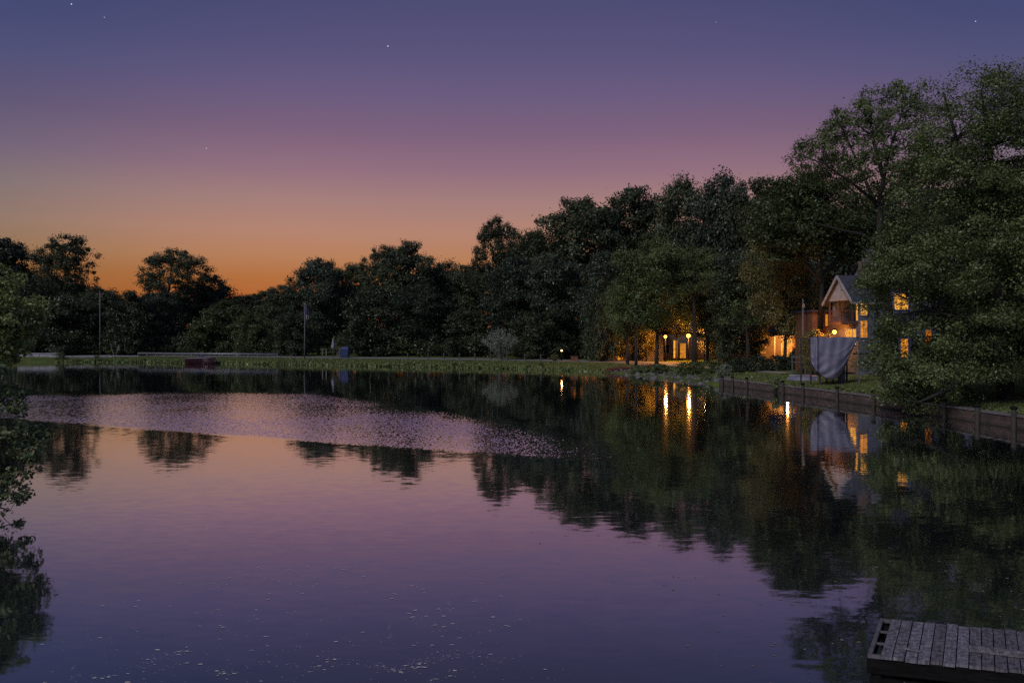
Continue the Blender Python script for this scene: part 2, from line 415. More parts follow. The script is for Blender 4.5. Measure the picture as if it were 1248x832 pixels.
# ------------------------------------------------------------------ foliage
def leaf_mesh(name, cen, nor, size, tint, mat, aspect=.55):
    n = len(cen)
    nor = nor/np.maximum(np.linalg.norm(nor,axis=1)[:,None],1e-6)
    r = rng.normal(size=(n,3))
    u = np.cross(nor, r); u /= np.maximum(np.linalg.norm(u,axis=1)[:,None],1e-6)
    v = np.cross(nor, u)
    s = size[:,None]
    fold = nor*s*.12
    V = np.empty((n,4,3))
    V[:,0] = cen-u*s*.5; V[:,1] = cen+v*s*aspect*.5-u*s*.06+fold; V[:,2] = cen+u*s*.5; V[:,3] = cen-v*s*aspect*.5-u*s*.06+fold
    me = bpy.data.meshes.new(name)
    me.vertices.add(n*4); me.vertices.foreach_set('co', V.reshape(-1).astype(np.float32))
    me.loops.add(n*4); me.loops.foreach_set('vertex_index', np.arange(n*4, dtype=np.int32))
    me.polygons.add(n); me.polygons.foreach_set('loop_start', np.arange(0,n*4,4,dtype=np.int32))
    me.update(calc_edges=True)
    at_ = me.attributes.new('tint','FLOAT','FACE'); at_.data.foreach_set('value', np.clip(tint,0,1).astype(np.float32))
    me.materials.append(mat)
    return me

def clump_leaves(cen, rad, per, leaf, flat=.62):
    """leaf cards spread through clumps: denser near each clump's upper skin"""
    n = len(cen); tot = n*per
    c = np.repeat(cen, per, 0); rr = np.repeat(rad, per)
    d = rng.normal(size=(tot,3)); d /= np.linalg.norm(d,axis=1)[:,None]
    d[:,2] = d[:,2]*.9+.12
    q = rng.random(tot)**.45
    q = np.where(rng.random(tot) < .09, q*1.55, q)
    off = d*q[:,None]*rr[:,None]; off[:,2] *= flat
    off += rng.normal(size=(tot,3))*rr[:,None]*.12
    nor = d*.8 + rng.normal(size=(tot,3))*.55 + np.array([0,0,.45])
    size = leaf*(.65+.7*rng.random(tot))
    tint = np.repeat(rng.normal(.5,.14,n), per) + rng.normal(0,.19,tot)
    return c+off, nor, size, tint

def limb(mb, a, b, r0, r1, sag=.15, n=5, sides=5):
    a, b = Vector(a), Vector(b); L = (b-a).length
    j = Vector(rng.normal(size=3))*L*.06
    pts, rs = [], []
    for i in range(n+1):
        t = i/n; p = a.lerp(b,t) + j*math.sin(math.pi*t) + Vector((0,0,1))*sag*L*math.sin(math.pi*t)*.6
        pts.append(p); rs.append(r0*(1-t)+r1*t)
    mb.tube(pts, rs, sides, False)

def profile_r(kind, t):
    if kind == 'round': return np.sqrt(np.clip(1-(2*t-1)**2,0,1))**.9
    if kind == 'oval': return np.clip(1-np.abs(2*t-1)**2.8,0,1)**.55
    if kind == 'cone': return np.clip(1.05-t,0,1)**.75*np.clip(t*8,0,1)
    if kind == 'bush': return np.sqrt(np.clip(1-t**2.2,0,1))*np.clip(.72+t*1.4,0,1)

def tree_data(key, H, Rr, base, kind, nc, per, leaf, crad, mat, bark, tr=.35, lean=0.0, flat=.66):
    """one tree of height H as (trunk mesh, crown mesh)"""
    t = rng.random(nc*6)
    pr = profile_r(kind, t)
    t = t[rng.random(len(t)) < pr+.12][:nc]; nc = len(t)
    ang = rng.random(nc)*2*np.pi
    lob = 1+.20*np.sin(ang*3+rng.random()*6)+.13*np.sin(ang*5+t*9)
    rad = profile_r(kind,t)*Rr*np.clip(rng.random(nc)**.42,.0,1)*lob*.92
    z = H*(base+(1-base)*t)
    z = z - crad*.5*(t>.8)
    cen = np.column_stack([np.cos(ang)*rad + lean*z, np.sin(ang)*rad, z])
    cr = crad*(.5+.95*rng.random(nc)**1.3)*np.where(t>.85,.8,1)
    L = clump_leaves(cen, cr, per, leaf, flat)
    crown = leaf_mesh(key+'_crown', *L, mat)
    tb = MB()
    bend = rng.normal(size=2)*.02*H
    tp = []
    for i in range(9):
        s = i/8; tp.append((lean*H*.9*s*s + bend[0]*math.sin(s*3), bend[1]*math.sin(s*2.5), H*.92*s - (.4 if i == 0 else 0)))
    tb.tube(tp, [tr*(1.25 if i==0 else 1)*(1-.85*(i/8)) for i in range(9)], 8)
    for k in np.argsort(rng.random(nc))[:min(nc, 34)]:
        h = max(H*base*.75, min(cen[k,2]-abs(rad[k])*.7, H*.85)); s = np.clip(h/(H*.92),0,1)
        a = Vector(tp[int(s*7.99)]).lerp(Vector(tp[min(8,int(s*7.99)+1)]), s*8-int(s*7.99) if s < 1 else 0)
        limb(tb, a, cen[k], tr*.36*(1-.6*s), tr*.05, .12, 4, 5)
    tm = MB.build(tb, key+'_trunk', bark); me = tm.data; bpy.data.objects.remove(tm)
    return dict(H=H, R=Rr, trunk=me, crown=crown)

V = {}
for k in range(3):
    V['oval%d'%k] = tree_data('oval%d'%k, 24, 6.6, .16, 'oval', 190, 150, .44, 1.85, M['leaf_far'], M['bark'], .38)
for k in range(3):
    V['round%d'%k] = tree_data('round%d'%k, 20, 7.2, .12, 'round', 190, 150, .44, 1.9, M['leaf_cool'], M['bark'], .36)
for k in range(2):
    V['airy%d'%k] = tree_data('airy%d'%k, 24, 7.0, .36, 'round', 270, 95, .36, 1.05, M['leaf_far'], M['bark'], .38, 0.0, .9)
for k in range(3):
    V['bushy%d'%k] = tree_data('bushy%d'%k, 12, 5.2, .02, 'bush', 140, 150, .38, 1.4, M['leaf_fresh'] if k == 0 else M['leaf_far'], M['bark'], .24)
for k in range(2):
    V['trunky%d'%k] = tree_data('trunky%d'%k, 18, 6.2, .30, 'round', 190, 220, .28, 1.6, M['leaf_near'], M['bark'], .30)
V['amber0'] = tree_data('amber0', 16, 4.6, .22, 'oval', 150, 260, .24, 1.25, M['leaf_amber'], M['bark'], .26)
V['shrub0'] = tree_data('shrub0', 1.5, 1.0, .05, 'bush', 40, 60, .13, .32, M['leaf_left'], M['bark'], .05)
V['shrub1'] = tree_data('shrub1', 1.6, 1.1, .05, 'round', 40, 60, .12, .34, M['leaf_near'], M['bark'], .05)
V['hedge0'] = tree_data('hedge0', 2.0, 1.5, .03, 'bush', 60, 70, .15, .45, M['leaf_cool'], M['bark'], .06)

def put_tree(var, px, top, Y, hw, label, cat='tree', name='broadleaf_tree', group=None, base_z=None, rot=None):
    d = V[var]; x = gx(px, Y); z0 = ground_z(x, Y) if base_z is None else base_z
    H = CAMZ + (HY-top)/F*Y - z0; rr = hw/F*Y
    root = empty(name, (x, Y, z0-.05), label, cat, group, rot if rot is not None else random.uniform(0,6.28))
    sx = rr/(d['R']*.92); sz = H/(d['H']*1.0)
    root.scale = (sx, sx, sz)
    link_mesh('trunk', d['trunk'], root); link_mesh('crown', d['crown'], root)
    return root

G1 = 'trees of the far tree line across the lake'
G2 = 'tall dark trees above the lamplit houses'
far_trees = [
 ('bushy1', 84,352,160,30,'low dark tree in front of the tall loose-crowned tree, left of the utility pole'),
 ('round0', 6,284,176,40,'tall tree cut by the left edge of the photo, above the pale near foliage'),
 ('airy0', 80,284,172,36,'tall loose-crowned tree standing highest left of the bare utility pole'),
 ('bushy1', 42,332,160,36,'low dark tree behind the left end of the concrete wall'),
 ('oval0', 126,348,168,30,'dark tree directly behind the bare utility pole'),
 ('bushy2', 160,352,158,26,'low bushy tree just right of the bare utility pole'),
 ('airy1', 213,303,178,42,'broad open-crowned tree rising alone above the tree line at left, behind the red boat'),
 ('round1', 190,352,166,32,'dark round tree below the broad open-crowned tree, to its left'),
 ('round2', 258,336,186,32,'dark tree hugging the right side of the broad open-crowned tree'),
 ('bushy0', 272,362,160,34,'lighter green bushy tree behind the guardrail and right of the red boat'),
 ('oval1', 318,352,184,28,'small distant tree at the lowest dip of the skyline, under the orange glow'),
 ('bushy0', 306,376,156,22,'low light green tree at the right end of the guardrail'),
 ('oval2', 343,345,170,26,'slim dark tree just left of the flagpole, behind it'),
 ('round0', 388,309,162,32,'domed dark tree towering right behind the flagpole top'),
 ('bushy2', 352,372,152,22,'low bushy tree left of the flagpole foot'),
 ('oval0', 428,318,170,28,'tree with a knobbly top between the flagpole and the middle group'),
 ('airy0', 466,297,166,26,'open-topped tree left of the tallest crown of the middle group'),
 ('oval1', 498,289,160,34,'tallest crown of the middle group, behind the blue booth to its right'),
 ('bushy1', 452,342,150,34,'dense tree reaching the ground just right of the blue booth'),
 ('round1', 540,314,168,30,'dark tree on the right shoulder of the middle group'),
 ('round2', 512,345,150,36,'broad dark tree reaching the bank between the booth and the pale feathery bush'),
 ('oval2', 566,320,164,24,'narrow tree in the notch between the middle group and the tall right-hand woods'),
 ('bushy1', 572,372,146,30,'dark low tree just left behind the pale feathery bush'),
 ('airy1', 605,264,158,32,'loose-topped tree at the left end of the tall right-hand woods'),
 ('oval0', 646,276,152,28,'tree between the loose-topped tree and the big domed crown'),
 ('round0', 630,306,142,36,'dark rounded tree directly behind the pale feathery bush'),
 ('oval1', 704,232,148,48,'big domed crown standing highest over the small red lamp'),
 ('round1', 676,305,136,36,'black-green tree behind the small red lamp'),
 ('bushy2', 660,366,130,34,'low dark tree between the pale feathery bush and the small red lamp'),
 ('oval2', 776,222,150,44,'wide crown on the skyline over the mauve house'),
]
for t in far_trees: put_tree(*t, group=G1)
mid_trees = [
 ('oval0', 836,212,142,38,'tall crown on the skyline above the twin street lamps'),
 ('round2', 884,208,134,42,'tall crown on the skyline right of the twin street lamps'),
 ('oval1', 934,208,128,42,'rightmost tall crown of the skyline before the open branching tree'),
 ('round0', 738,300,128,32,'dark tree behind the mauve house'),
 ('trunky0', 800,286,106,48,'leafy tree with a bare dark trunk in front of the left street lamp'),
 ('bushy2', 735,336,118,20,'slim dense tree at the left corner of the mauve house'),
 ('trunky1', 848,296,112,38,'dark full tree behind the thick trunk beside the brighter street lamp'),
 ('round1', 898,296,110,40,'dark tree over the brown lakeside house'),
 ('oval2', 980,226,108,44,'dark tree behind the gabled house, left of its gable'),
 ('round0', 1030,262,104,44,'dark tree directly behind the gabled house chimney'),
 ('round2', 1110,215,112,60,'dark tree far behind the gabled house roof'),
 ('oval1', 1200,195,108,60,'dark tree far behind the big leafy tree at right'),
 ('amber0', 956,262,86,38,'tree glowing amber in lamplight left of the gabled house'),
]
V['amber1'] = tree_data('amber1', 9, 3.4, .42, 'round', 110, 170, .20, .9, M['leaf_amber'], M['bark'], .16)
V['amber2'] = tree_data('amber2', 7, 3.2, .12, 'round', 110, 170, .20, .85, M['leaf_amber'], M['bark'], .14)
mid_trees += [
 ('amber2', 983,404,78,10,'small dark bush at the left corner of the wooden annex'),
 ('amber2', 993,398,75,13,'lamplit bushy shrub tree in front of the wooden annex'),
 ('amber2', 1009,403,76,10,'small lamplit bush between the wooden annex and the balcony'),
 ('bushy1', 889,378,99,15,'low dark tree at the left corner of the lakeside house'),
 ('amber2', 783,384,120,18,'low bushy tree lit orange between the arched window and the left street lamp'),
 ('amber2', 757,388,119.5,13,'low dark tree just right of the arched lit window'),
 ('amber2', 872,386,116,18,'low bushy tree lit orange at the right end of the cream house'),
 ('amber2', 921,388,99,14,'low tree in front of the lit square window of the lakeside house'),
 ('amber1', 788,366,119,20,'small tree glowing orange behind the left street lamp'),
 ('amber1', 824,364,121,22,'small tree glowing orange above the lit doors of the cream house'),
 ('amber1', 868,362,119,24,'small tree tinted orange right of the brighter street lamp'),
 ('oval1', 904,312,97,36,'dark low-hanging tree hiding the left half of the lakeside house'),
 ('trunky1', 764,336,112,28,'leafy tree hanging over the arched lit window'),
 ('oval2', 876,330,108,26,'dark tree between the twin street lamps and the lakeside house'),
]
for t in mid_trees: put_tree(*t, group=G2)

def slim_tree(px, top, Y, r0, label):
    """a bare straight trunk with a few limbs and a small high crown"""
    x = gx(px, Y); z0 = ground_z(x, Y); H = CAMZ+(HY-top)/F*Y - z0
    root = empty('slender_tree', (x,Y,z0-.05), label, 'tree', 'slender trunks around the street lamps')
    tb = MB(); tb.tube([(0,0,-.3),(.05,0,H*.3),(-.06,.04,H*.65),(0,0,H)], [r0*1.2,r0,r0*.75,r0*.3], 8)
    cen = np.column_stack([rng.normal(0,1.3,16), rng.normal(0,1.3,16), rng.uniform(H*.72,H*1.08,16)])
    for c in cen: limb(tb, (0,0,min(c[2]-1,H*.9)), c, r0*.4, .02)
    tb.build('trunk', M['bark'], root)
    link_mesh('crown', leaf_mesh('slender_crown', *clump_leaves(cen, np.full(16,.95), 130, .24), M['leaf_near']), root)
slim_tree(846,330,104,.30,'thick dark trunk directly right of the brighter street lamp')
slim_tree(775,375,107,.20,'thin dark trunk left of the leafy tree, by the lamplit lawn')
slim_tree(765,385,110,.16,'thinner of the two dark trunks beside the arched lit window')
slim_tree(862,360,108,.20,'dark trunk under the small white bulb')
slim_tree(911,372,92,.20,'dark trunk in front of the brown lakeside house')
slim_tree(986,360,92,.14,'dark trunk behind the dinghy near the tarp')

# open branching tree and the big leafy tree at right: crown outlines with their own distance and depth
def poly_in(poly, x, y):
    ins = np.zeros(len(x), bool); n = len(poly)
    for i in range(n):
        x1,y1 = poly[i]; x2,y2 = poly[(i+1)%n]
        c = ((y1>y)!=(y2>y)) & (x < (x2-x1)*(y-y1)/((y2-y1) or 1e-9)+x1); ins ^= c
    return ins
def poly_dist(poly, x, y):
    d = np.full(len(x), 1e9); n = len(poly)
    for i in range(n):
        a = np.array(poly[i],float); b = np.array(poly[(i+1)%n],float); ab = b-a
        t = np.clip(((x-a[0])*ab[0]+(y-a[1])*ab[1])/(ab@ab),0,1)
        d = np.minimum(d, np.hypot(x-a[0]-t*ab[0], y-a[1]-t*ab[1]))
    return d
def outline_tree(name, poly, Y0, depth, nc, per, leaf, crad, mat, bark, foot, tr, label, forks, holes=(), boughs=0, flat=.62, edge_px=30., inset=8, aspect=.55):
    xs = np.array([p[0] for p in poly]); ys = np.array([p[1] for p in poly])
    px = rng.uniform(xs.min(), xs.max(), nc*8); py = rng.uniform(ys.min(), ys.max(), nc*8)
    k = poly_in(poly, px, py); px, py = px[k], py[k]
    if boughs:
        ux, uy = px[boughs:boughs+int(nc*.32)], py[boughs:boughs+int(nc*.32)]
        bx, by = px[:boughs], py[:boughs]; w_ = rng.random(boughs)+.35; w_ /= w_.sum()
        b_ = rng.choice(boughs, nc*3, p=w_); sp = F/Y0
        px = bx[b_]+rng.normal(size=nc*3)*1.35*sp; py = by[b_]+rng.normal(size=nc*3)*.42*sp+np.abs(px-bx[b_])*.16
        bd = rng.uniform(-1,1,boughs)[b_]
        k = poly_in(poly, px, py); px, py, bd = px[k], py[k], bd[k]
        px = np.concatenate([ux, px]); py = np.concatenate([uy, py]); bd = np.concatenate([rng.uniform(-1,1,len(ux)), bd])
    e = poly_dist(poly, px, py); k = e > inset*rng.random(len(e)); px, py, e = px[k][:nc], py[k][:nc], e[k][:nc]
    bd = bd[k][:nc] if boughs else None
    half = depth*np.sqrt(np.clip(e/edge_px,0.04,1))
    Yc = Y0 + half*(rng.uniform(-1,1,len(px)) if not boughs else np.clip(bd+rng.normal(size=len(px))*.16,-1,1))
    cen = np.column_stack([(px-CX)/F*Y0 + (Yc-Y0)*.0, Yc, CAMZ-(py-HY)/F*Y0])
    cr = crad*(.6+.8*rng.random(len(px)))
    c, n, s, t = clump_leaves(cen, cr, per, leaf, flat)
    if holes:
        lx = CX+F*c[:,0]/c[:,1]; ly = HY-F*(c[:,2]-CAMZ)/c[:,1]; keep = np.ones(len(c),bool)
        for (x0,x1,y0,y1,p) in holes:
            keep &= ~((lx>x0)&(lx<x1)&(ly>y0)&(ly<y1)&(rng.random(len(c))<p))
        c,n,s,t = c[keep],n[keep],s[keep],t[keep]
    keep = c[:,2] > .12; c,n,s,t = c[keep],n[keep],s[keep],t[keep]
    org = np.array([foot[0], foot[1], foot[2]])
    root = empty(name, tuple(org), label, 'tree')
    tb = MB(); o = Vector(org)
    for path in forks:       # each fork: list of (x,y,z,r)
        tb.tube([Vector(p[:3])-o for p in path], [p[3] for p in path], 9, False)
    nodes = [Vector(p[:3]) for path in forks for p in path[1:]]; nr = [p[3] for path in forks for p in path[1:]]
    for q in cen[::3]:
        q = Vector(q); cand = sorted(range(len(nodes)), key=lambda i: (nodes[i]-q).length + max(0, nodes[i].z-q.z)*.8)[:2]
        i = cand[0]
        if (nodes[i]-q).length > Y0*.085: continue
        limb(tb, nodes[i]-o, q-o, min(nr[i]*.45,.10), .012, .10, 5, 5)
    tb.build('trunk', bark, root)
    link_mesh('crown', leaf_mesh(name+'_crown', c-org, n, s, t, mat, aspect), root)
    return root

# open branching tree (58 m away), trunk behind the big tree, fan of limbs reaching left
Yb = 58.0
def q(px,py,Y,r): p = at(px,py,Y); return (p.x,p.y,p.z,r)
bz = ground_z(gx(1082,Yb),Yb)
ft = (gx(1082,Yb),Yb,bz-.1)
forks = [[(ft[0],ft[1],ft[2],.46), q(1082,380,Yb,.34), q(1072,300,Yb,.27), q(1072,240,Yb,.18), q(1082,190,Yb+.5,.12), q(1098,140,Yb,.065), q(1105,110,Yb,.04)],
         [q(1072,300,Yb,.20), q(1050,286,Yb-1,.11), q(1015,278,Yb-1.5,.07), q(985,270,Yb-1.5,.03)],
         [q(1072,262,Yb,.17), q(1050,210,Yb+1,.10), q(1030,165,Yb+1.5,.06), q(1015,135,Yb+2,.04)],
         [q(1072,250,Yb,.16), q(1040,225,Yb-1.5,.085), q(1005,200,Yb-2,.055), q(975,190,Yb-2,.03)],
         [q(1076,215,Yb,.18), q(1062,165,Yb-1,.11), q(1060,125,Yb-1.5,.05)]]
airy_poly = [(955,192),(968,165),(985,172),(1002,150),(1018,135),(1040,118),(1062,108),(1085,100),(1108,93),(1125,108),(1133,130),(1130,165),(1120,205),(1100,240),(1080,262),(1040,238),(1000,222),(972,215)]
outline_tree('branching_tree', airy_poly, Yb, 4.0, 330, 72, .18, .58, M['leaf_near'], M['bark'], ft, .4,
             'open branching tree with bare limbs fanning out left against the purple sky', forks, flat=.75, edge_px=40, inset=10)
low_poly = [(915,255),(945,222),(985,212),(1025,222),(1055,240),(1075,265),(1090,300),(1068,325),(1040,322),(1010,300),(975,318),(940,320),(915,295)]
pz = ground_z(gx(1000,74),74); f2 = (gx(998,74), 79, pz-.1)
outline_tree('spreading_tree', low_poly, 78, 3.5, 330, 150, .26, 1.1, M['leaf_fresh'], M['bark'], f2, .3,
             'spreading light green tree under the open branching tree, left of the chimney',
             [[(*f2,.32),q(1000,400,79,.26),q(1002,345,79,.2),q(1000,300,78.5,.12),q(1000,270,78,.05)],[q(1002,345,79,.18),q(970,310,77.5,.10),q(945,290,77,.04)],[q(1002,335,79,.18),q(1035,300,78,.1),q(1055,285,77.5,.04)]])

# big leafy tree at right, overhanging the seawall
Yr = 46.5
f3x = gx(1226,47.5); f3 = (f3x, 47.5, ground_z(f3x,47.5)-.1)
big_poly = [(1048,352),(1060,318),(1078,285),(1092,250),(1112,205),(1126,168),(1130,120),(1150,92),(1180,76),(1205,88),(1222,95),(1245,80),(1290,85),(1350,130),(1400,240),(1410,400),(1380,500),(1300,500),(1262,470),(1225,462),(1196,470),(1178,500),(1150,512),(1115,508),(1085,492),(1066,470),(1058,440),(1066,410),(1052,385)]
forks3 = [[(*f3,.5), q(1222,420,47.5,.42), q(1216,340,47,.36), q(1212,260,47,.26), q(1205,180,46.5,.14), q(1195,110,46.5,.05)],
          [q(1222,400,47.5,.3), q(1180,400,46,.2), q(1140,380,45,.13), q(1095,360,44.5,.05)],
          [q(1220,420,47.5,.28), q(1190,440,45,.18), q(1165,470,43.5,.12), q(1120,490,43,.05)],
          [q(1216,340,47,.3), q(1170,290,46,.18), q(1125,250,45.5,.07)],
          [q(1214,300,47,.3), q(1260,220,47,.18), q(1300,150,47,.06)],
          [q(1220,380,47.5,.3), q(1290,330,46,.2), q(1350,280,46,.08)],
          [q(1220,410,47.5,.3), q(1290,420,46,.18), q(1350,450,46,.07)],
          [q(1210,240,47,.22), q(1165,170,46.5,.11), q(1150,115,46.5,.04)]]
holes = [(1084,1112,354,382,.80),(1094,1111,410,438,.85),(1126,1141,400,420,.6),(1040,1066,352,412,.7),(1175,1248,466,505,.80),(1060,1078,440,470,.5)]
outline_tree('big_leafy_tree', big_poly, Yr, 5.0, 1500, 240, .145, .85, M['leaf_near'], M['bark'], f3, .5,
             'huge leafy tree filling the right edge and overhanging the seawall', forks3, holes, boughs=230, edge_px=60, inset=14)

# foliage at the left edge: pale upper tree and dark drooping branches over the water
Yl = 20.0
lp = [(-120,430),(-60,380),(-20,430),(10,445),(28,470),(22,490),(40,520),(60,540),(52,560),(38,565),(34,582),(46,596),(38,612),(20,608),(24,632),(5,632),(-30,640),(-120,640)]
fx = gx(-150,Yl)
f4 = (-16.4, 20.4, ground_z(-16.4,20.4)-.1)
fk = [[(*f4,.18),(-15.4,20.2,2.2,.14),(-14.6,20.1,3.6,.1),(-14.0,20,4.6,.05)],[(-15.4,20.2,2.2,.10),q(-20,500,20,.05),q(20,545,19.9,.02)],[(-15.4,20.2,2.0,.09),q(-30,570,20,.045),q(20,588,20,.015)],[(-14.6,20.1,3.6,.08),q(-10,460,20,.03)],[(-15.4,20.2,1.9,.08),q(-30,610,20,.04),q(12,622,20,.012)]]
outline_tree('drooping_tree', lp, Yl, .9, 270, 46, .125, .24, M['leaf_left'], M['bark'], f4, .2,
             'dark leafy branches drooping over the water at the left edge', fk, flat=.7, edge_px=30, inset=6, aspect=.6)
up = [(-110,330),(-40,315),(0,320),(20,332),(40,355),(57,385),(50,400),(38,412),(40,425),(26,440),(12,450),(-20,460),(-110,470)]
f5 = (-20.6, 27.5, ground_z(-20.6,27.5)-.1)
outline_tree('pale_leafy_tree', up, 27.0, 1.3, 300, 85, .12, .33, M['leaf_lit'], M['bark'], f5, .16,
             'light green bushy tree at the left edge above the drooping branches',
             [[(*f5,.16),(-19.8,27.3,2.4,.13),(-19.2,27.1,4.2,.08),(-18.6,27,5.6,.04)],[(-19.8,27.3,2.6,.09),q(-10,420,27,.04),q(25,400,27,.015)]], edge_px=30, inset=6)

# dense undergrowth and the wood behind the first trees
def wood_stuff(name, pts, rad, per, leaf, mat):
    o = link_mesh(name, leaf_mesh(name, *clump_leaves(pts, rad, per, leaf), mat)); tag(o, kind='stuff'); return o
n = 330
px = rng.uniform(-60, 760, n); Yv = np.interp(px, [-60,130,400,600,760], [166,166,154,140,124]) + rng.uniform(-2,5,n)
pts = np.column_stack([(px-CX)/F*Yv, Yv, 0*px]); pts[:,2] = [ground_z(p[0],p[1])+rng.uniform(.2,3.6) for p in pts]
wood_stuff('undergrowth', pts, rng.uniform(.9,1.9,n), 80, .38, M['leaf_far'])
n = 2300
px = rng.uniform(-150, 1400, n); Yv = np.interp(px, [-150,560,800,1000,1400], [205,195,168,140,125]) + rng.uniform(0,14,n)
tz = np.interp(px, [-150,60,140,330,480,560,640,760,1400],[335,345,372,374,345,345,310,290,270]) 
zz = CAMZ+(HY-tz)/F*Yv
pts = np.column_stack([(px-CX)/F*Yv, Yv, zz*rng.random(n)**.7+1])
wood_stuff('far_wood', pts, rng.uniform(2.2,4,n), 110, .75, M['leaf_cool'])

# pale feathery bush
def feather_bush(px, py_base, Y, w, h):
    x = gx(px,Y); z0 = ground_z(x,Y)
    root = empty('feathery_bush', (x,Y,z0), 'pale grey-green feathery bush alone on the far bank', 'bush')
    tb = MB(); C_, N_, S_, T_ = [], [], [], []
    for k in range(120):
        a = rng.random()*2*math.pi; r = rng.random()**.6; tip = Vector((math.cos(a)*r*w, math.sin(a)*r*w, h*(1.05-.42*r*r+rng.normal()*.05)))
        mid = Vector((tip.x*.35, tip.y*.35, tip.z*.62)); b = Vector((math.cos(a)*.12, math.sin(a)*.12, 0))
        pts = [b*(1-t)**2+mid*2*t*(1-t)+tip*t*t for t in np.linspace(0,1,7)]
        if k % 2 == 0: tb.tube(pts, [.04*(1-.85*i/6) for i in range(7)], 4, False)
        for t in np.linspace(.38,1.0,26):
            p = b*(1-t)**2+mid*2*t*(1-t)+tip*t*t; C_.append(np.array(p)+rng.normal(size=3)*.10); N_.append(rng.normal(size=3)+np.array([0,-.2,.6])); S_.append(.30); T_.append(.5+rng.normal()*.2)
    tb.build('stem', M['bark_pale'], root)
    link_mesh('foliage', leaf_mesh('feathery_foliage', np.array(C_), np.array(N_), np.array(S_), np.array(T_), M['leaf_pale'], .3), root)
feather_bush(610, 438, 127, 3.4, 4.6)

# shrubs and hedge on the right bank
def put_shrub(var, px, Y, w, h, label, name='round_shrub', group='shrubs on the right bank'):
    d = V[var]; x = gx(px,Y); z0 = ground_z(x,Y)
    root = empty(name, (x,Y,z0-.03), label, 'shrub', group, random.uniform(0,6))
    root.scale = (w/2/(d['R']*1.15),)*2 + (h/(d['H']*1.05),)
    link_mesh('stem', d['trunk'], root); link_mesh('foliage', d['crown'], root)
put_shrub('shrub0',835,89,3.2,1.6,'low dark shrub left of the pair of round shrubs behind the stones')
put_shrub('shrub1',852,88,2.2,1.8,'left one of the pair of round shrubs behind the stones')
put_shrub('shrub1',869,87,2.4,1.9,'right one of the pair of round shrubs behind the stones')
put_shrub('shrub0',803,95,4.2,1.2,'low spreading shrub on the stony shore below the leafy tree')
put_shrub('shrub0',779,98,3.4,1.0,'low spreading shrub at the left end of the stony shore')
put_shrub('hedge0',900,86,3.2,1.8,'dark clipped bush, leftmost of the hedge behind the lawn','hedge_bush','hedge behind the lawn')
put_shrub('hedge0',922,86,3.4,2.0,'dark clipped bush second from the left in the hedge behind the lawn','hedge_bush','hedge behind the lawn')
put_shrub('hedge0',945,86,3.4,1.9,'dark clipped bush third from the left in the hedge behind the lawn','hedge_bush','hedge behind the lawn')
put_shrub('hedge0',966,86,3.2,2.2,'dark clipped bush at the right end of the hedge behind the lawn','hedge_bush','hedge behind the lawn')
put_shrub('shrub0',946,65.6,1.3,1.1,'dark bushy plant spilling over the middle of the seawall','trailing_plant')
put_shrub('shrub1',1002,77,2.6,3.0,'lamplit shrub at the foot of the wooden annex')
put_shrub('shrub0',860,80.5,1.6,1.0,'small shrub among the shore stones near the end of the seawall')
put_shrub('shrub0',73,149.5,2.4,1.5,'dark shrub in front of the concrete wall, the left one of two','waterside_shrub','shrubs before the concrete wall')
put_shrub('shrub0',118,149.3,2.0,1.3,'dark shrub under the utility pole at the far water edge','waterside_shrub','shrubs before the concrete wall')
for px,l in ((645,'small dark tuft at the far water edge, left of the red lamp'),(660,'dark tuft at the far water edge just left of the red lamp')):
    put_shrub('shrub0',px,114.5,1.2,.8,l,'waterside_tuft')

# ------------------------------------------------------------------ stones and grass edge
def rock_mesh(seed):
    r = np.random.default_rng(seed); mb = MB(); n, m = 7, 9; vs, fs = [], []
    off = r.normal(size=(n+1,m))*.16
    for i in range(n+1):
        th = math.pi*i/n
        for j in range(m):
            ph = 2*math.pi*j/m; k = 1+off[i,j] if 0 < i < n else 1
            vs.append((math.sin(th)*math.cos(ph)*k, math.sin(th)*math.sin(ph)*k*.8, math.cos(th)*k*.6))
    for i in range(n):
        for j in range(m): fs.append((i*m+j, i*m+(j+1)%m, (i+1)*m+(j+1)%m, (i+1)*m+j))
    mb.add(vs, fs, False); o = mb.build('rock', M['rock']); me = o.data; bpy.data.objects.remove(o); return me
RK = [rock_mesh(s) for s in range(5)]
i0, i1 = sorted((shore_index(19.8,75), shore_index(12.4,102)))
for k in range(190):
    i = int(rng.integers(i0, i1+1)); d = rng.uniform(.35, 4.2); p = SH[i]+SN[i]*d + rng.normal(size=2)*.3
    s = rng.uniform(.10,.30)*(1.1 if d < 2 else .8)
    o = link_mesh('shore_stone', RK[k%5]); o.location = (p[0],p[1],ground_z(p[0],p[1])+s*.18); o.scale = (s,s,s*.8); o.rotation_euler = (rng.normal()*.3,rng.normal()*.3,rng.random()*6)
    tag(o, 'grey stone among the rubble between the seawall and the far bank', 'stone', 'stones along the right shore')
V['palebush'] = tree_data('palebush', 1.5, 1.0, .05, 'round', 40, 60, .13, .34, M['leaf_pale'], M['bark'], .05)
put_shrub('palebush',883,83,1.8,1.5,'pale flowering shrub right of the pair of round shrubs','pale_shrub')

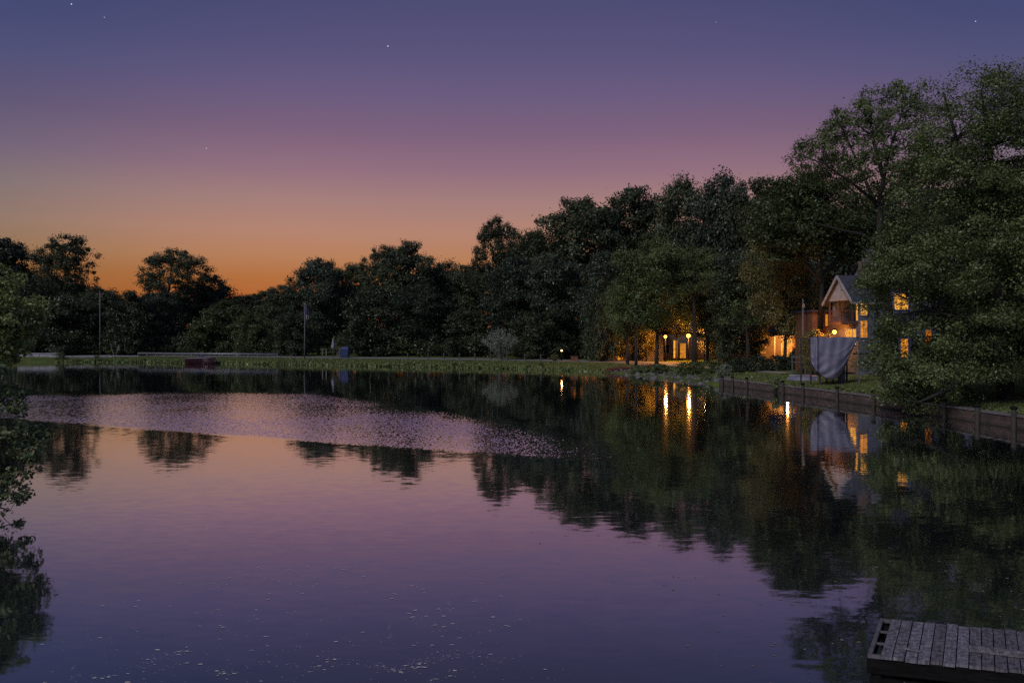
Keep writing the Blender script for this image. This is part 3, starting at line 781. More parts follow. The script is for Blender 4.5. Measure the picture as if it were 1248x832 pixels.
def grass_stuff():
    C_, N_, S_ = [], [], []
    m = len(SH)
    def scatter(ia, ib, n, d0, d1, h):
        a, b = sorted((ia, ib)); k = rng.integers(a, b, n); t = rng.random(n)
        p = SH[k]*(1-t)[:,None]+SH[(k+1)%m]*t[:,None]; d = rng.uniform(d0, d1, n)**1
        q_ = p+SN[k]*d[:,None]; z = np.array([np.interp(d[i], DIST, SP[k[i]]) for i in range(n)])
        C_.append(np.column_stack([q_, z+h*.25])); nn = rng.normal(size=(n,3)); nn[:,2] *= .25; N_.append(nn); S_.append(h*(.5+rng.random(n)))
    scatter(shore_index(25,34), shore_index(19.8,75), 26000, .6, 13, .14)
    scatter(shore_index(19.8,75), shore_index(12,102), 3500, 3.2, 8, .28)
    scatter(shore_index(11,103), shore_index(-84,147), 20000, .8, 7, .2)
    scatter(shore_index(11,103), shore_index(-84,147), 2600, .35, 1.3, .6)
    def clumps(ia, ib, n, d0, d1, h0, h1, r):
        a, b = sorted((ia, ib))
        for _ in range(n):
            k = int(rng.integers(a, b)); d = rng.uniform(d0, d1); h = rng.uniform(h0, h1); m_ = int(30+40*rng.random())
            q_ = SH[k]+SN[k]*d+rng.normal(size=(m_,2))*r*rng.uniform(.5,1.3); z = float(np.interp(d, DIST, SP[k]))
            C_.append(np.column_stack([q_, z+rng.random(m_)*h*.5])); nn = rng.normal(size=(m_,3)); nn[:,2] *= .25; N_.append(nn); S_.append(h*(.5+.6*rng.random(m_)))
    clumps(shore_index(11,103), shore_index(-84,147), 34, .3, 1.8, .35, .8, .6)
    clumps(shore_index(11,103), shore_index(-84,147), 20, 3, 7, .2, .4, .8)
    clumps(shore_index(25,34), shore_index(19.8,75), 60, .42, 1.2, .2, .5, .22)
    c = np.concatenate(C_); 
    o = link_mesh('grass', leaf_mesh('grass', c, np.concatenate(N_), np.concatenate(S_), rng.normal(.5,.2,len(c)), M['grass_blade'], .35)); tag(o, kind='stuff')
grass_stuff()

# ------------------------------------------------------------------ seawall
def uv_box(o, scale=1.0):
    me = o.data; uv = me.uv_layers.new(name='UVMap')
    run = {}
    for poly in me.polygons:
        for li in poly.loop_indices:
            co = me.vertices[me.loops[li].vertex_index].co
            uv.data[li].uv = (run.get(me.loops[li].vertex_index, math.hypot(co.x, co.y)), co.z)
def seawall():
    a, b = sorted((shore_index(25.2,26), shore_index(19.7,75.2)))
    idx = list(range(a, b+1)) if b-a < len(SH)/2 else list(range(b, len(SH)))+list(range(0, a+1))
    root = empty('seawall', (*SH[idx[len(idx)//2]], 0), 'brown block seawall with dark posts along the right shore', 'seawall')
    o3 = Vector(root.location); run = 0
    body, cap = MB(), MB(); vb, uvb, vc = [], [], []
    for n_, k in enumerate(idx):
        if n_: run += float(np.linalg.norm(SH[k]-SH[idx[n_-1]]))
        p = SH[k]; nn = SN[k]
        for d, z in ((-.02,-.6),(-.02,.62),(.36,.62),(.36,-.3)): qd = p+nn*d; vb.append((qd[0]-o3.x,qd[1]-o3.y,z)); uvb.append((run,z+d))
        for d, z in ((-.09,.622),(-.09,.70),(.42,.70),(.42,.622)): qd = p+nn*d; vc.append((qd[0]-o3.x,qd[1]-o3.y,z+.012*math.sin(n_*1.7)))
    L = len(idx); fs = [(4*i+j, 4*i+4+j, 4*i+4+(j+1)%4, 4*i+(j+1)%4) for i in range(L-1) for j in range(4)]
    body.add(vb, fs); cap.add(vc, fs)
    ob = body.build('wall_face', M['seawall_block'], root)
    uv = ob.data.uv_layers.new(name='UVMap')
    for li, lp_ in enumerate(ob.data.loops): uv.data[li].uv = uvb[lp_.vertex_index]
    cap.build('cap', M['concrete_dark'], root)
    for Yp in (74.6,72.6,70.2,64.2,61.0,57.0,52.5,48.3,44.6,41.6,38.9,36,33):
        k = min(idx, key=lambda i: abs(SH[i][1]-Yp)); p = SH[k]-SN[k]*.17; h = .92+rng.normal()*.05
        mb = MB(); mb.lathe([(.0,h-.6*0),(.115,h),(.12,h-.05),(.125,-.7)][::-1], 10, Matrix.Translation((p[0]-o3.x,p[1]-o3.y,0)))
        po = mb.build('post', M['post_wood'], root)
        cm = MB(); cm.lathe([(.0,h),(.16,h+.005),(.19,h+.06),(.13,h+.13),(.03,h+.17),(0,h+.17)], 10, Matrix.Translation((p[0]-o3.x,p[1]-o3.y,0)))
        cm.build('post_cap', M['dark_iron'], po)
M['concrete_dark'] = mat_noise('concrete_dark', (.07,.065,.065), (.15,.142,.148), 1.6, .85, .2)
seawall()

# ------------------------------------------------------------------ dock and loose boards
def dock():
    zt = .5
    A = Vector((4.51,10.08,zt)); e = Vector((1.65,-.50,0)); e.normalize(); w = Vector((.76,1.30,0))   # along the dock, across it
    root = empty('dock', (A.x,A.y,0), 'weathered grey plank dock end at lower right', 'dock')
    o = Vector(root.location)
    def P(u, v, z): return A + e*u + w*v + Vector((0,0,z)) - o
    def slab(mb, u0,u1,v0,v1,z0,z1):
        vs = [P(u0,v0,z0),P(u1,v0,z0),P(u1,v1,z0),P(u0,v1,z0),P(u0,v0,z1),P(u1,v0,z1),P(u1,v1,z1),P(u0,v1,z1)]
        mb.add(vs, [(0,3,2,1),(4,5,6,7),(0,1,5,4),(1,2,6,5),(2,3,7,6),(3,0,4,7)])
    deck = MB(); u = .155; uvs = []; k = 0
    while u < 5.2:
        pw = .129+rng.normal()*.002; j0, j1 = rng.normal()*.008, rng.normal()*.010; dz = rng.normal()*.003
        slab(deck, u, u+pw, -.018+j0, 1.0+j1, -.038+dz, 0+dz)
        for (uu,vv) in ((u,0),(u+pw,0),(u+pw,1),(u,1))*2: uvs.append((uu+k*3.1, vv*1.5+k*1.7))
        u += pw+.013; k += 1
    od = deck.build('deck', M['deck'], root)
    uv = od.data.uv_layers.new(name='UVMap')
    for li, l in enumerate(od.data.loops): uv.data[li].uv = uvs[l.vertex_index]
    def wood(mb, name, par=root):
        ob = mb.build(name, M['deck_frame'], par); return ob
    fr = MB()
    slab(fr, .0,.05, 0,1.0, -.05,-.004)          # outer rail of the open end
    slab(fr, .05,.15, .0,.03, -.05,-.006); slab(fr, .05,.15, .97,1.0, -.05,-.006)
    slab(fr, .05,.15, .335,.36, -.045,-.02); slab(fr, .05,.15, .655,.68, -.045,-.02)
    ob = fr.build('end_frame', M['deck_rail'], root)
    fa = MB()
    slab(fa, -.01, 5.2, .0,.03, -.24,-.052); slab(fa, .05,5.2, .97,.995, -.24,-.052); slab(fa, -.01,.035,.03,.97,-.24,-.056)
    slab(fa, .16, 5.2, .45,.48, -.24,-.05)
    wood(fa, 'fascia')
    lo = MB(); slab(lo, .02,5.2,.03,.05,-.40,-.31); wood(lo, 'lower_rail')
    for uu in (.10, 1.6, 3.2, 4.8):
        for vv in (.07,.92):
            pm = MB(); c = P(uu,vv,0); pm.tube([(c.x,c.y,-.8),(c.x,c.y,zt-.06)], .07, 9); pm.build('pile', M['deck_frame'], root)
    for uu in (.42,.55,.69,.82,1.08,1.35):
        pm = MB(); slab(pm, uu,uu+.018,-.02,-.004,-.40,-.30); pm.build('cleat', M['deck_rail'], root)
    # loose boards
    def board(u0,v0,u1,v1,wd,th,label,name='loose_board',z=.012):
        a = A+e*u0+w*v0+Vector((0,0,z+th/2)); b = A+e*u1+w*v1+Vector((0,0,z+th/2))
        mb = MB(); mid = (a+b)/2; mb.beam(a-mid, b-mid, wd, th); ob = mb.build(name, M['deck'], None); ob.location = mid
        uvl = ob.data.uv_layers.new(name='UVMap')
        for li, l in enumerate(ob.data.loops):
            c = ob.data.vertices[l.vertex_index].co; uvl.data[li].uv = (c.y*.8+c.z, c.x*1.5)
        tag(ob, label, 'board')
    board(1.14,.30,3.4,.20,.05,.075,'long narrow timber lying along the dock planks')
    board(1.98,.72,3.3,.70,.12,.06,'short thick timber lying at the back of the dock, cut by the right edge')
    board(.33,.20,.60,.15,.03,.022,'thin dark batten lying near the open end of the dock','batten')
    return
M['deck_frame'] = mat_noise('deck_frame', (.004,.004,.004), (.011,.010,.010), 4, .9, .4, (1,1,6), spec=.04)
M['deck_rail'] = mat_noise('deck_rail', (.055,.052,.058), (.11,.105,.115), 6, .85, .3)
dock()

# floating bits on the water
def floating():
    def specks(name, px, py, s0, s1, mat, asp):
        n = len(px); Y = CAMZ*F/(py-HY); x = (px-CX)/F*Y; mb = MB(); vs, fs = [], []
        for i in range(n):
            a = rng.random()*.5-.25; l = rng.uniform(s0,s1)*(1+(rng.random()<.12)*2.2); w_ = l*rng.uniform(*asp); kk = 6; b = len(vs)
            for j in range(kk):
                t = 2*math.pi*j/kk; r = 1+.25*rng.normal()*.6; dx, dy = math.cos(t)*l*r, math.sin(t)*w_*r
                vs.append((x[i]+dx*math.cos(a)-dy*math.sin(a), Y[i]+dx*math.sin(a)+dy*math.cos(a), .006))
            fs.append(tuple(range(b,b+kk)))
        mb.add(vs, fs); tag(mb.build(name, mat), kind='stuff')
    n = 1050; nb = 34
    base = np.column_stack([rng.uniform(130,590,nb), rng.uniform(692,835,nb)]); wgt = rng.random(nb)**2.2+.05; wgt /= wgt.sum()
    pick = rng.choice(nb, n, p=wgt); t_ = rng.normal(size=n)
    px = base[pick,0]+t_*34+rng.normal(size=n)*6; py = np.clip(base[pick,1]+7*np.sin(t_*1.6+pick)-t_*3+rng.normal(size=n)*2.6, 640, 860)
    px2 = rng.uniform(40,700,600); py2 = 860-rng.random(600)**1.2*230
    specks('floating_bits', np.concatenate([px,px2]), np.concatenate([py,py2]), .004, .013, M['speck'], (.22,.6))
    n = 1700
    px = rng.uniform(640,1300,n); py = 470+rng.random(n)**.6*390
    k = px > 620+ (py-470)*.9-160*rng.random(n); specks('floating_pollen', px[k], py[k], .004, .010, M['speck_dark'], (.6,1.0))
floating()

# ------------------------------------------------------------------ houses
class House:
    """a local frame: u along the front, v into depth, z up; origin at the front left ground corner"""
    def __init__(s, name, org, ang, label):
        s.root = empty(name, org, label, 'house', None, ang); s.o = s.root
    def part(s, mb, name, mat, par=None): return mb.build(name, M[mat], par or s.root)
    def window(s, u0, u1, z0, z1, pane, v=-.03, fw=.07, mull=1, cross=0, frame='white_paint', face='front'):
        fr, pa = MB(), MB()
        def bx(mb, a, b, c, d, v0, v1):
            if face == 'front': mb.box(a, b, v0, v1, c, d)
            else: mb.box(v0, v1, a, b, c, d)       # on the left gable wall: u is depth there
        bx(fr, u0-fw, u0, z0-fw, z1+fw, v-.04, v+.03); bx(fr, u1, u1+fw, z0-fw, z1+fw, v-.04, v+.03)
        bx(fr, u0, u1, z1, z1+fw, v-.04, v+.03); bx(fr, u0, u1, z0-fw, z0, v-.06, v+.03)
        for k in range(mull): c = u0+(u1-u0)*(k+1)/(mull+1); bx(fr, c-.022, c+.022, z0, z1, v-.03, v-.004)
        for k in range(cross): c = z0+(z1-z0)*(k+1)/(cross+1); bx(fr, u0, u1, c-.018, c+.018, v-.026, v-.006)
        bx(pa, u0, u1, z0, z1, v, v+.02)
        w = s.part(fr, 'window', frame); s.part(pa, 'pane', pane, w); return w
    def gable_roof(s, u0, u1, v0, v1, ze, zr, over=.35, th=.14, mat='roof_slate'):
        vm = (v0+v1)/2; mb = MB(); k = (zr-ze)/(vm-v0)
        for side in (0,1):
            va = v0-over if side == 0 else v1+over; za = ze-over*k
            a, b = (u0-over, u1+over)
            vs = [(a,va,za),(b,va,za),(b,vm,zr),(a,vm,zr)]; n_ = 4
            vs2 = [(x,y,z+th) for x,y,z in vs]
            mb.add(vs+vs2, [(0,1,2,3),(4,7,6,5),(0,4,5,1),(1,5,6,2),(2,6,7,3),(3,7,4,0)])
        return s.part(mb, 'roof', mat)
    def gable_walls(s, u0, u1, v0, v1, z0, ze, zr, mat, name='wall'):
        vm = (v0+v1)/2; mb = MB()
        vs = [(u0,v0,z0),(u1,v0,z0),(u1,v1,z0),(u0,v1,z0),(u0,v0,ze),(u1,v0,ze),(u1,v1,ze),(u0,v1,ze),(u0,vm,zr),(u1,vm,zr)]
        mb.add(vs, [(0,1,5,4),(2,3,7,6),(1,2,6,9,5),(3,0,4,8,7),(4,5,9,8),(8,9,6,7)])
        return s.part(mb, name, mat)

# gabled house behind the tarp: gable end to the left, long front to the lake
hx, hyy = gx(1047,73.0), 73.0
hz = ground_z(hx, hyy)
H1 = House('gabled_house', (hx,hyy,hz), R(9), 'grey gabled house with glowing windows and a balcony behind the tarp')
ze, zr = 8.05-hz, 10.3-hz
def zz_(py, Y=73.2): return CAMZ-(py-HY)/F*Y-hz
def uu_(px): return (px-1047)/F*73.2*1.02
# the left end has a recessed balcony two storeys up: walls built round it
wl = MB(); bal_z = zz_(391)
W_, D_ = 11.2, 4.4
UM = 2.72
H1.gable_walls(1.9, UM, 0, D_, -.5, ze, zr-.08, 'siding_grey')
H1.gable_walls(UM+.004, W_, -.4, D_+1.6, -.5, ze+1.9, zr+2.5, 'siding_grey', 'main_wall')
H1.gable_roof(UM+.004, W_, -.4, D_+1.6, ze+1.92, zr+2.6, .3)
wm = MB(); wm.box(0,1.898,0,.2,-.5,ze)          # front wall left of the recess
wm.box(0,1.898,D_-.2,D_,-.5,ze); H1.part(wm, 'wall', 'siding_grey')
bs = MB(); bs.box(0,.2,.202,D_-.202,-.5,bal_z-.3); H1.part(bs, 'end_wall', 'siding_cream')
fl_ = MB(); fl_.box(-.55,1.896,.202,D_-.202,bal_z-.298,bal_z-.02); bo = H1.part(fl_, 'balcony', 'brown_paint')
rl = MB()
for k in range(15): v = .25+(D_-.5)*k/14; rl.box(-.5,-.46,v-.018,v+.018,bal_z-.02,bal_z+.95)
rl.box(-.53,-.43,.22,D_-.22,bal_z+.95,bal_z+1.03)
H1.part(rl, 'railing', 'brown_paint', bo)
for v in (.28, D_/2, D_-.28):
    pm = MB(); pm.box(-.54,-.42,v-.06,v+.06,bal_z-.02,ze-.02) if v != D_/2 else pm.box(-.54,-.42,v-.06,v+.06,bal_z-.02,bal_z+1.1); H1.part(pm, 'balcony_post', 'brown_paint')
gb = MB(); gb.add([(-.5,0,ze),(-.5,D_,ze),(-.5,D_/2,zr-.1),(-.36,0,ze),(-.36,D_,ze),(-.36,D_/2,zr-.1)], [(0,2,1),(3,4,5),(0,1,4,3),(1,2,5,4),(2,0,3,5)])
H1.part(gb, 'gable', 'white_paint')
cl = MB(); cl.box(-.36,1.896,.01,D_-.01,ze-.0,ze+.1); H1.part(cl, 'balcony_ceiling', 'siding_cream')
H1.gable_roof(-.5, UM-.40, 0, D_, ze, zr, .38)
tr_ = MB(); tr_.beam((-.9,-.36,ze-.37),(-.9,D_/2,zr+.03),.05,.26); tr_.beam((-.9,D_+.36,ze-.37),(-.9,D_/2,zr+.03),.05,.26); H1.part(tr_, 'bargeboard', 'white_paint')
gt = MB(); gt.box(-.85,UM-.05,-.47,-.37,ze-.42,ze-.27); H1.part(gt, 'gutter', 'white_paint')
ch = MB(); ch.box(1.7,2.4,D_/2-.1,D_/2+.65,zr-.4,zr+1.35); ch.box(1.65,2.45,D_/2-.15,D_/2+.7,zr+1.352,zr+1.5); ch.lathe([(.16,zr+1.5),(.14,zr+1.75),(.0,zr+1.75)],10,Matrix.Translation((2.05,D_/2+.27,0)))
M['chimney_brick'] = mat_noise('chimney_brick', (.075,.05,.048), (.14,.10,.095), 5, .85, .4); H1.part(ch, 'chimney', 'chimney_brick')
# lit windows on the front
H1.window(.12,.78,zz_(384),zz_(366),'pane_bright',mull=1,cross=2)
H1.window(.12,.78,zz_(411),zz_(391),'pane_lit',mull=1,cross=2)
H1.window(uu_(1089),uu_(1107),zz_(377),zz_(358),'pane_bright',v=-.43,mull=1,cross=2)
H1.window(uu_(1097.5),uu_(1107),zz_(435),zz_(413),'pane_lit',v=-.43,mull=0,cross=1)
H1.window(uu_(1130),uu_(1138),zz_(420),zz_(402),'pane_amber',v=-.43,mull=0,cross=1)
H1.window(uu_(1127),uu_(1139),zz_(394),zz_(374),'pane_dark',v=-.43,mull=0,cross=1)
H1.window(uu_(1157),uu_(1169),zz_(394),zz_(374),'pane_dark',v=-.43,mull=0,cross=1)
# balcony doors (on the recess wall) and lower patio windows on the end wall
H1.window(.9,1.9,bal_z+.05,bal_z+2.0,'pane_lit',v=1.86,mull=1,cross=0,face='side')
H1.window(2.6,3.4,bal_z+.1,bal_z+1.9,'pane_bright',v=1.86,mull=0,cross=0,face='side')
H1.window(.4,2.0,bal_z-2.2,bal_z-.75,'pane_bright',v=-.03,mull=2,face='side')
# wooden annex left of it
ax = gx(990,79.5); az = ground_z(ax,79.5)
A1 = House('wooden_annex', (ax,79.5,az), R(4), 'low orange-lit wooden annex just left of the gabled house')
def za(py): return CAMZ-(py-HY)/F*79.5-az
mb = MB(); mb.box(0,2.3,0,4,-.4,za(380)); A1.part(mb,'wall','siding_wood')
mb = MB(); mb.box(-.2,2.45,-.25,4.2,za(380)+.002,za(377.5)); A1.part(mb,'roof','roof_slate')
A1.window(1.32,1.58,za(397),za(383),'pane_lit',mull=0,frame='brown_paint')

# lamplit houses among the trees
m1x = gx(742,121); m1z = ground_z(m1x,121)
B1 = House('mauve_house', (m1x,121,m1z), R(6), 'mauve-grey house with one arched lit window behind the dark trunks')
B1.gable_walls(0,8.5,0,7,-.5,4.3,6.6,'siding_mauve'); B1.gable_roof(0,8.5,0,7,4.3,6.7)
def arch_window(h, u, z0, w, hh):
    fr, pa = MB(), MB(); n = 9
    pts = [(u-w/2,z0),(u+w/2,z0)]+[(u+w/2*math.cos(math.pi*k/n), z0+hh-w/2+w/2*math.sin(math.pi*k/n)) for k in range(n+1)]
    def prism(mb, P_, v0, v1):
        m = len(P_); mb.add([(x,v0,z) for x,z in P_]+[(x,v1,z) for x,z in P_], [tuple(range(m)), tuple(range(m,2*m))[::-1]]+[(i,(i+1)%m,m+(i+1)%m,m+i) for i in range(m)])
    c = (u, z0+hh/2); prism(fr, [(c[0]+(x-c[0])*1.22, c[1]+(z-c[1])*1.12) for x,z in pts], -.04, -.002); prism(pa, pts, -.07, -.045)
    w_ = h.part(fr,'window','brown_paint'); h.part(pa,'pane','pane_lit',w_)
arch_window(B1, 1.75, .15, .75, 1.75)
dp = MB(); dp.tube([(-.06,-.06,-.3),(-.06,-.06,4.2)],.05,8); B1.part(dp,'drainpipe','white_paint')
m2x = gx(784,128); m2z = ground_z(m2x,128)
B2 = House('lamplit_house', (m2x,128,m2z), R(3), 'long cream house lit orange by the twin street lamps')
B2.gable_walls(0,14,0,8,-.5,4.6,7.2,'siding_cream'); B2.gable_roof(0,14,0,8,4.6,7.3)
B2.window(4.9,5.5,.15,3.0,'pane_bright',mull=0,cross=3); B2.window(6.0,6.9,.15,2.5,'pane_lit',mull=2,cross=2); B2.window(3.2,4.2,1.0,2.4,'pane_dark',mull=1,cross=1)
B2.window(10.6,11.7,.9,2.3,'pane_amber',mull=1,cross=1); B2.window(1.0,2.0,.9,2.3,'pane_amber',mull=1,cross=1)
m3x = gx(884,104); m3z = ground_z(m3x,104)
B3 = House('lakeside_house', (m3x,104,m3z), R(-8), 'brown lakeside house with a brightly lit porch behind the hedge')
B3.gable_walls(0,9.2,0,7,-.5,4.2,6.6,'siding_brown'); B3.gable_roof(0,9.2,0,7,4.2,6.7)
B3.window(1.2,3.2,2.75,3.05,'pane_bright',mull=5); B3.window(4.3,5.0,1.4,2.6,'pane_lit',mull=1,cross=1); B3.window(7.1,8.3,.9,3.2,'pane_bright',mull=1,cross=1)
st = MB(); st.beam((6.3,-1.2,.1),(8.4,-1.2,2.6),.1,.22)
for k in range(6): st.box(6.3+k*.36,6.7+k*.36,-1.6,-.9,.15+k*.42,.2+k*.42)
B3.part(st,'outside_stair','brown_paint')
pr = MB(); pr.box(5.8,9.0,-1.9,-.02,3.45,3.6); B3.part(pr,'porch_roof','roof_slate')
for u in (5.9,8.9):
    pm = MB(); pm.box(u-.07,u+.07,-1.85,-1.71,-.4,3.448); B3.part(pm,'porch_post','white_paint')

# ------------------------------------------------------------------ tarp on a wooden boat stand
def tarp():
    Y = 64.6; L_, R_ = gx(988,Y), gx(1050,Y); g = ground_z((L_+R_)/2, Y); top = CAMZ-(410.8-HY)/F*Y
    root = empty('timber_stand', ((L_+R_)/2, Y, g), 'dark timber stand on posts carrying the grey tarp', 'stand')
    o = Vector(root.location)
    def bm(name, a, b, w, h=None, mat='post_wood'):
        mb = MB(); mb.beam(Vector(a)-o, Vector(b)-o, w, h); return mb.build(name, M[mat], root)
    bm('top_beam', (L_-.05,Y,top-.05), (R_-.2,Y,top-.05), .10, .12)
    bm('rear_beam', (L_-.05,Y+2.2,top-.15), (R_-.2,Y+2.2,top-.15), .10, .12)
    for x, y in ((L_+.02,Y),(gx(1047,Y),Y),(L_+.02,Y+2.2),(gx(1046,Y),Y+2.2),(gx(998,Y),Y-.25),(gx(1010,Y),Y+.4),(gx(1018,Y),Y+.4)):
        tall = x < L_+.1 or x > gx(1040,Y)
        bm('leg', (x,y,g-.3), (x,y,(top-.1) if tall else g+1.0), .11, None, 'pole_wood' if x > gx(1040,Y) and y == Y else 'post_wood')
    bm('cross_beam', (L_,Y+.4,g+.9), (R_-.3,Y+.4,g+.9), .14, .16)
    bm('side_rail', (gx(1040,Y),Y,g+2.5), (gx(1062,Y),Y+.3,g+2.45), .09, .12)
    mb = MB(); mb.box(gx(1023,Y)-o.x, gx(1032,Y)-o.x, .3, .36, 0, 1.5); mb.build('side_panel', M['pole_wood'], root)
    # cloth
    nu, nv = 60, 40; vs, fs = [], []
    for i in range(nu+1):
        u = i/nu; x = L_ + (gx(1044,Y)-L_)*u
        px = 988+56*u
        bot = float(np.interp(px, [988,991,995,1000,1007,1014,1021,1028,1034,1040,1044], [438,446,452,457,461,462,459,449,436,422,413]))
        zb = CAMZ-(bot-HY)/F*Y
        for j in range(nv+1):
            v = j/nv; z = top+(zb-top)*v
            belly = .75*math.sin(math.pi*u)**.8*math.sin(math.pi*min(1,v*.62))
            fold = .045*math.sin(16*v*v-7*(u-.62)**2*6+2*math.sin(u*3.1))*max(0,v-.35)*1.6 + .025*math.sin(u*30+v*5)*(1-v*.3) + .05*math.sin((u-.5)*11*(v+.3)+1.3*v)*v + .035*math.exp(-((v-.42)/.03)**2)
            yy = Y-.08-belly-fold - (.22*math.exp(-((u-.13)/.03)**2))
            vs.append((x*yy/Y, yy, CAMZ+(z-CAMZ)*yy/Y))
    for i in range(nu):
        for j in range(nv): a = i*(nv+1)+j; fs.append((a,a+nv+1,a+nv+2,a+1))
    mid = Vector((sum(p[0] for p in vs)/len(vs), Y, top-1.5))
    cl = MB(); cl.add([Vector(p)-mid for p in vs], fs, True); co = cl.build('tarp', M['tarp'], None); co.location = mid
    sm = co.modifiers.new('thick','SOLIDIFY'); sm.thickness = .025
    hm = MB(); hm.tube([Vector(vs[i*(nv+1)+nv])-mid for i in range(6,nu+1)], .055, 7); hm.build('hem', M['post_wood'], co)
    tag(co, 'blue-grey tarp sagging in a deep curve on the timber stand', 'tarp')
tarp()

# ------------------------------------------------------------------ lamps
def point(parent, loc, power, col, rad=.12):
    l = bpy.data.lights.new('bulb', 'POINT'); l.energy = power; l.color = col; l.shadow_soft_size = rad
    o = bpy.data.objects.new('bulb_light', l); C.objects.link(o); o.parent = parent; o.location = loc
def street_lamp(px, py, Y, power, label, mat='lamp_warm', r=.2, side=.0, name='street_lamp', group='lamps on the right shore', col=(1,.36,.07)):
    x = gx(px,Y); z0 = ground_z(x,Y); h = CAMZ-(py-HY)/F*Y - z0
    root = empty(name, (x,Y,z0), label, 'lamp', group)
    mb = MB(); mb.tube([(0,0,-.3),(0,0,h-r*1.1)],[.06,.045],8); mb.lathe([(.11,0),(.11,.25),(.06,.32)],10); mb.build('pole', M['dark_iron'], root)
    mb = MB(); mb.lathe([(0,h-r)]+[(r*math.sin(math.pi*k/8), h-r*math.cos(math.pi*k/8)) for k in range(1,8)]+[(0,h+r)],12); mb.build('globe', M[mat], root)
    mb = MB(); mb.lathe([(r*1.25,h+r*.8),(r*.5,h+r*1.45),(0,h+r*1.6)],10); mb.build('hood', M['dark_iron'], root)
    point(root, (0,-r-.25,h-.05), power, col)
street_lamp(811,410,116,2200,'left one of the twin orange street lamps in front of the cream house', r=.2)
street_lamp(839,409,115,3200,'right, brighter one of the twin orange street lamps in front of the cream house', r=.26)
street_lamp(858.5,405,114,60,'small white bulb on a post right of the twin street lamps', 'lamp_small', .13, name='post_lamp', col=(1,.7,.5))
street_lamp(684.5,427,121,50,'small red-orange lamp on a short post on the far bank', 'lamp_small', .15, name='post_lamp', col=(1,.35,.1))
# wall lamp of the gabled house
lx = gx(1017,74.2); lz = CAMZ-(404.5-HY)/F*74.2
wlamp = empty('garden_lamp', (lx,74.2,ground_z(lx,74.2)), 'bright amber lamp on a post between the tarp and the gabled house', 'lamp', 'lamps on the right shore')
h_ = lz-wlamp.location.z
mb = MB(); mb.tube([(0,0,-.3),(0,0,h_-.22)],.045,8); mb.build('pole', M['dark_iron'], wlamp)
mb = MB(); mb.lathe([(0,h_-.17)]+[(.17*math.sin(math.pi*k/8), h_-.17*math.cos(math.pi*k/8)) for k in range(1,8)]+[(0,h_+.17)],12); mb.build('globe', M['lamp_warm'], wlamp)
mb = MB(); mb.lathe([(.28,h_+.18),(.1,h_+.32),(0,h_+.34)],10); mb.build('hood', M['dark_iron'], wlamp)
point(wlamp, (-.3,.1,h_), 650, (1,.34,.06))
# porch light of the lakeside house
point(B3.root, (7.3,-2.6,2.9), 2200, (1,.36,.07))
point(B3.root, (2.2,-1.2,2.6), 40, (1,.5,.15))

# ------------------------------------------------------------------ far bank furniture
def far_pole(px, top, base, Y, r, label, name='utility_pole'):
    x = gx(px,Y); z0 = ground_z(x,Y); zt = CAMZ-(top-HY)/F*Y
    root = empty(name, (x,Y,z0), label, 'pole')
    mb = MB(); mb.tube([(0,0,-.4),(0,0,zt-z0)],[r,r*.7],8); mb.build('shaft', M['pole_wood'], root); return root, zt-z0
r_, h_ = far_pole(122,355,432,156,.14,'bare pale utility pole rising left of the red boat')
mb = MB(); mb.beam((-.7,0,h_-.6),(.7,0,h_-.6),.09,.1); mb.build('crossarm', M['pole_wood'], r_)
for x in (-.6,.6):
    mb = MB(); mb.lathe([(.05,h_-.55),(.07,h_-.48),(.04,h_-.4),(0,h_-.38)],8,Matrix.Translation((x,0,0))); mb.build('insulator', M['white_paint'], r_)
r_, h_ = far_pole(978.5,364,446,80,.10,'thin pale utility pole between the hedge and the tarp')
mb = MB(); mb.box(-.12,.12,-.16,-.09,h_-.9,h_-.5); mb.build('meter_box', M['metal_grey'], r_)
# flagpole
Y = 139; x = gx(371,Y); z0 = ground_z(x,Y); zt = CAMZ-(371-HY)/F*Y-z0
fp = empty('flagpole', (x,Y,z0), 'tall pale flagpole with a limp dark flag on the far bank', 'flagpole')
mb = MB(); mb.tube([(0,0,-.4),(.12,0,zt)],[.13,.085],8); mb.build('shaft', M['pole_wood'], fp)
mb = MB(); mb.lathe([(0,zt),(.12,zt+.06),(.12,zt+.16),(0,zt+.24)],8,Matrix.Translation((.12,0,0))); mb.build('finial', M['white_paint'], fp)
def limp(z0_, z1_, w0, w1, mat, name):
    vs, fs = [], []; nu, nv = 12, 8
    for i in range(nu+1):
        for j in range(nv+1):
            u, v = i/nu, j/nv; w = w0+(w1-w0)*v
            vs.append((.22+u*w, .14*math.sin(u*9+v*2), z0_+(z1_-z0_)*v-.3*u*(1-v)))
    for i in range(nu):
        for j in range(nv): a = i*(nv+1)+j; fs.append((a,a+nv+1,a+nv+2,a+1))
    mb = MB(); mb.add(vs, fs, True); o = mb.build(name, M[mat], fp); s_ = o.modifiers.new('t','SOLIDIFY'); s_.thickness = .02
limp(zt-.1, zt-1.7, .35, .6, 'flag_blue', 'flag'); limp(zt-1.7, zt-2.6, .6, .45, 'cloth_white', 'flag_fly')
